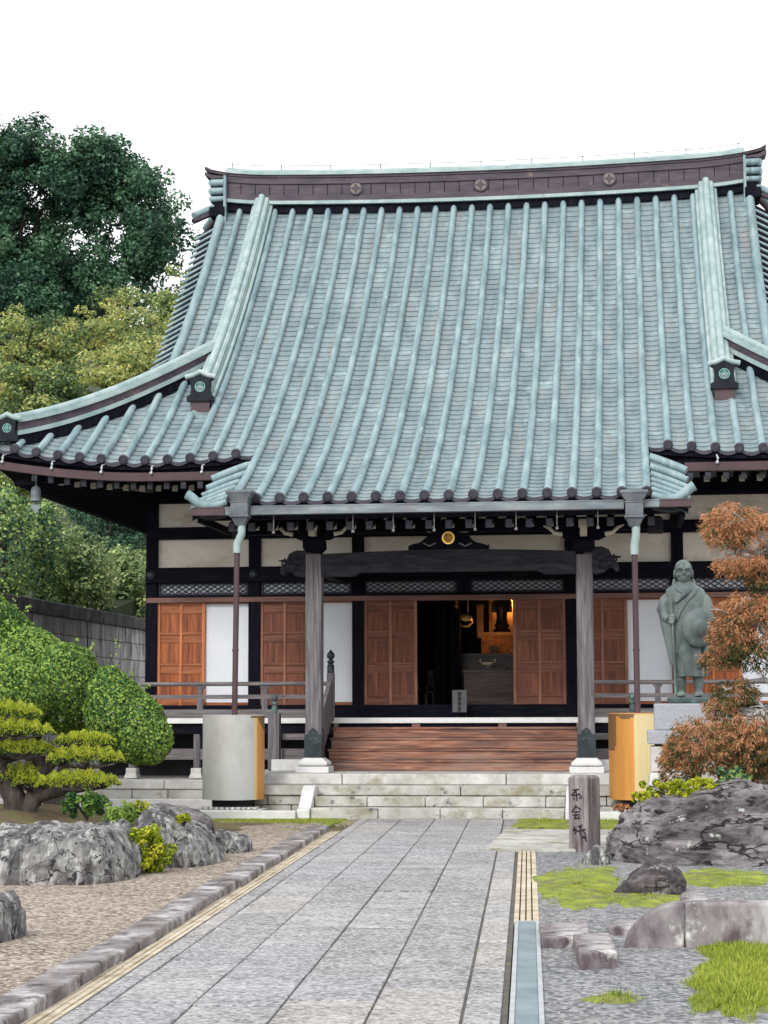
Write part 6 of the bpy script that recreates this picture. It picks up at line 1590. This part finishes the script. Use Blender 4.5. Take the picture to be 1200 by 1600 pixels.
# right hand: palm, four curled fingers of different lengths, thumb
b.ball(SQ(318, 655, -.185), (W_(30), W_(24), W_(36)), n=14)
for q, L in enumerate((34, 38, 36, 28)):
    zy = 628+q*20
    b.tube([SQ(290, zy, -.20), SQ(300, zy+2, -.232), SQ(300+L, zy+5, -.240), SQ(308+L, zy+6, -.215)], [W_(10), W_(11), W_(10), W_(8)], 8)
b.tube([SQ(300, 632, -.215), SQ(322, 618, -.235), SQ(348, 622, -.225)], [W_(11), W_(10), W_(8)], 8)
# left hand behind the rim of the hat
b.ball(SQ(590, 660, -.18), (W_(28), W_(22), W_(34)), n=12)
for q, L in enumerate((40, 46, 44, 36)):
    b.tube([SQ(585+q*3, 640+q*16, -.19), SQ(560, 636+q*17, -.215), SQ(585-L*1.6, 640+q*17, -.222)], [W_(10), W_(10), W_(7)], 8)
b.tube([SQ(600, 634, -.19), SQ(592, 606, -.21), SQ(578, 588, -.215)], [W_(11), W_(10), W_(7)], 8)
st = b.build('body', T['bronze'], root)
md = st.modifiers.new('remesh', 'REMESH'); md.mode = 'VOXEL'; md.voxel_size = .0065; md.use_smooth_shade = True
md = st.modifiers.new('smooth', 'SMOOTH'); md.factor = .5; md.iterations = 2
b = MB(); b.tube([SQ(312, 470, -.20), SQ(320, 640, -.205), SQ(330, 900, -.20), SQ(338, 1340, -.19)], [W_(11), W_(12), W_(12), W_(12)], 12)
b.tube([SQ(308, 505, -.2), SQ(296, 480, -.2), SQ(314, 462, -.2), SQ(332, 480, -.2), SQ(320, 505, -.2)], W_(7), 8)
b.build('staff', T['bronze'], root)
b = MB(); c = SQ(565, 735, -.265); n_ = 40; prof = [(0,.10),(W_(40),.095),(W_(72),.072),(W_(88),.035),(W_(110),.02),(W_(150),.0),(W_(178),-.025),(W_(182),-.035),(W_(150),-.02),(W_(80),.01)]
vs = [(c.x+r*cos(2*pi*j/n_)*.92, c.y-h+.10*0+.12*(cos(2*pi*j/n_))*r, c.z+r*sin(2*pi*j/n_)) for r, h in prof for j in range(n_)]
b.add(vs, [(i*n_+j, i*n_+(j+1)%n_, (i+1)*n_+(j+1)%n_, (i+1)*n_+j) for i in range(len(prof)-1) for j in range(n_)], 0, True)
b.build('sedge_hat', T['bronze'], root, fix=True)

# ================================================================== MAPLE (right)
YM = 22.6
tb = G(1240, 1300, 0)
root = thing('maple_tree', 'weeping lace leaf maple turning red in front of the statue', 'maple', (PX(1245, YM), YM, 0))
b = MB()
tk = [px3(1250, 1320, YM), px3(1240, 1230, YM), px3(1222, 1160, YM), px3(1232, 1080, YM), px3(1218, 1000, YM), px3(1228, 900, YM), px3(1215, 830, YM)]
b.tube(tk, [.13, .11, .10, .085, .07, .05, .03], 10, 0)
br_ = [((1222, 1160), (1190, 1112), (1160, 1108), (1120, 1125)), ((1222, 1150), (1185, 1098), (1165, 1094), (1150, 1102)), ((1232, 1080), (1195, 1062), (1165, 1066), (1135, 1078)), ((1218, 1000), (1185, 980), (1150, 965), (1125, 985)),
       ((1218, 1000), (1190, 940), (1165, 935), (1140, 960)), ((1228, 900), (1195, 868), (1165, 860), (1135, 868)), ((1228, 900), (1190, 835), (1160, 812), (1120, 825)), ((1222, 1160), (1180, 1128), (1110, 1140), (1060, 1175)), ((1232, 1080), (1200, 1110), (1170, 1118), (1140, 1112))]
for q in br_:
    pts = [px3(u, v, YM+random.uniform(-.15, .15)) for u, v in q]; b.tube(pts, [.045, .035, .025, .01], 8, 0)
    for k in range(4):
        a = pts[1+k % 3]; c = np.array(a)+np.array((random.uniform(-.3, .1), random.uniform(-.3, .3), random.uniform(-.12, .12))); b.tube([a, (np.array(a)+c)/2+np.array((0, 0, .03)), c], [.014, .01, .004], 5, 0)
b.build('trunk', T['barkP'], root)
def drape(ells, n, seed, size=.075, fall=.5):
    """fans of thin hanging leaflets: each fan starts on the shell and falls outward and down"""
    r = np.random.default_rng(seed); Cs, As, Ts = [], [], []
    tot = sum(e[1][0]*e[1][2] for e, _ in ells)
    for (c, rr), tint in ells:
        for _ in range(int(n*rr[0]*rr[2]/tot)):
            d = r.normal(size=3); d[2] = d[2]*.8+.25; d /= np.linalg.norm(d); p = np.array(c)+d*np.array(rr)*r.uniform(.62, 1.03)
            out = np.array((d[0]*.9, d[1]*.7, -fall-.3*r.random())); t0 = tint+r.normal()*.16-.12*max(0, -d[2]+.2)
            for k in range(13):
                a = out+r.normal(size=3)*.42; a /= np.linalg.norm(a); Cs.append(p+a*size*.5+r.normal(size=3)*.022); As.append(a); Ts.append(t0+r.normal()*.08)
    Cs, As = np.array(Cs), np.array(As); Nn = np.cross(As, r.normal(size=As.shape))
    return Cs, Nn, As, np.array(Ts)
mp_ = [(ell(1098, 1190, 785, 850, YM, .35), .26), (ell(1130, 1250, 800, 865, YM, .4), .22), (ell(1100, 1160, 820, 858, YM-.1, .25), .16), (ell(1115, 1240, 865, 905, YM, .35), .28),
       (ell(1122, 1215, 925, 985, YM, .38), .2), (ell(1108, 1180, 960, 1030, YM-.1, .35), .12), (ell(1150, 1260, 930, 1010, YM, .45), .22), (ell(1165, 1230, 895, 930, YM, .25), -.08), (ell(1130, 1230, 1000, 1050, YM-.1, .4), -.12), (ell(1095, 1140, 1015, 1050, YM, .2), .02),
       (ell(1115, 1185, 1060, 1115, YM, .3), -.05), (ell(1100, 1150, 1090, 1130, YM-.15, .25), .05),
       (ell(1042, 1160, 1118, 1225, YM-.25, .6), .10), (ell(1100, 1270, 1112, 1230, YM-.2, .7), .12), (ell(1030, 1100, 1150, 1232, YM-.2, .4), .12), (ell(1150, 1260, 1150, 1235, YM-.2, .6), -.15)]
C_, N_, A_, T_ = drape(mp_, 4200, 5)
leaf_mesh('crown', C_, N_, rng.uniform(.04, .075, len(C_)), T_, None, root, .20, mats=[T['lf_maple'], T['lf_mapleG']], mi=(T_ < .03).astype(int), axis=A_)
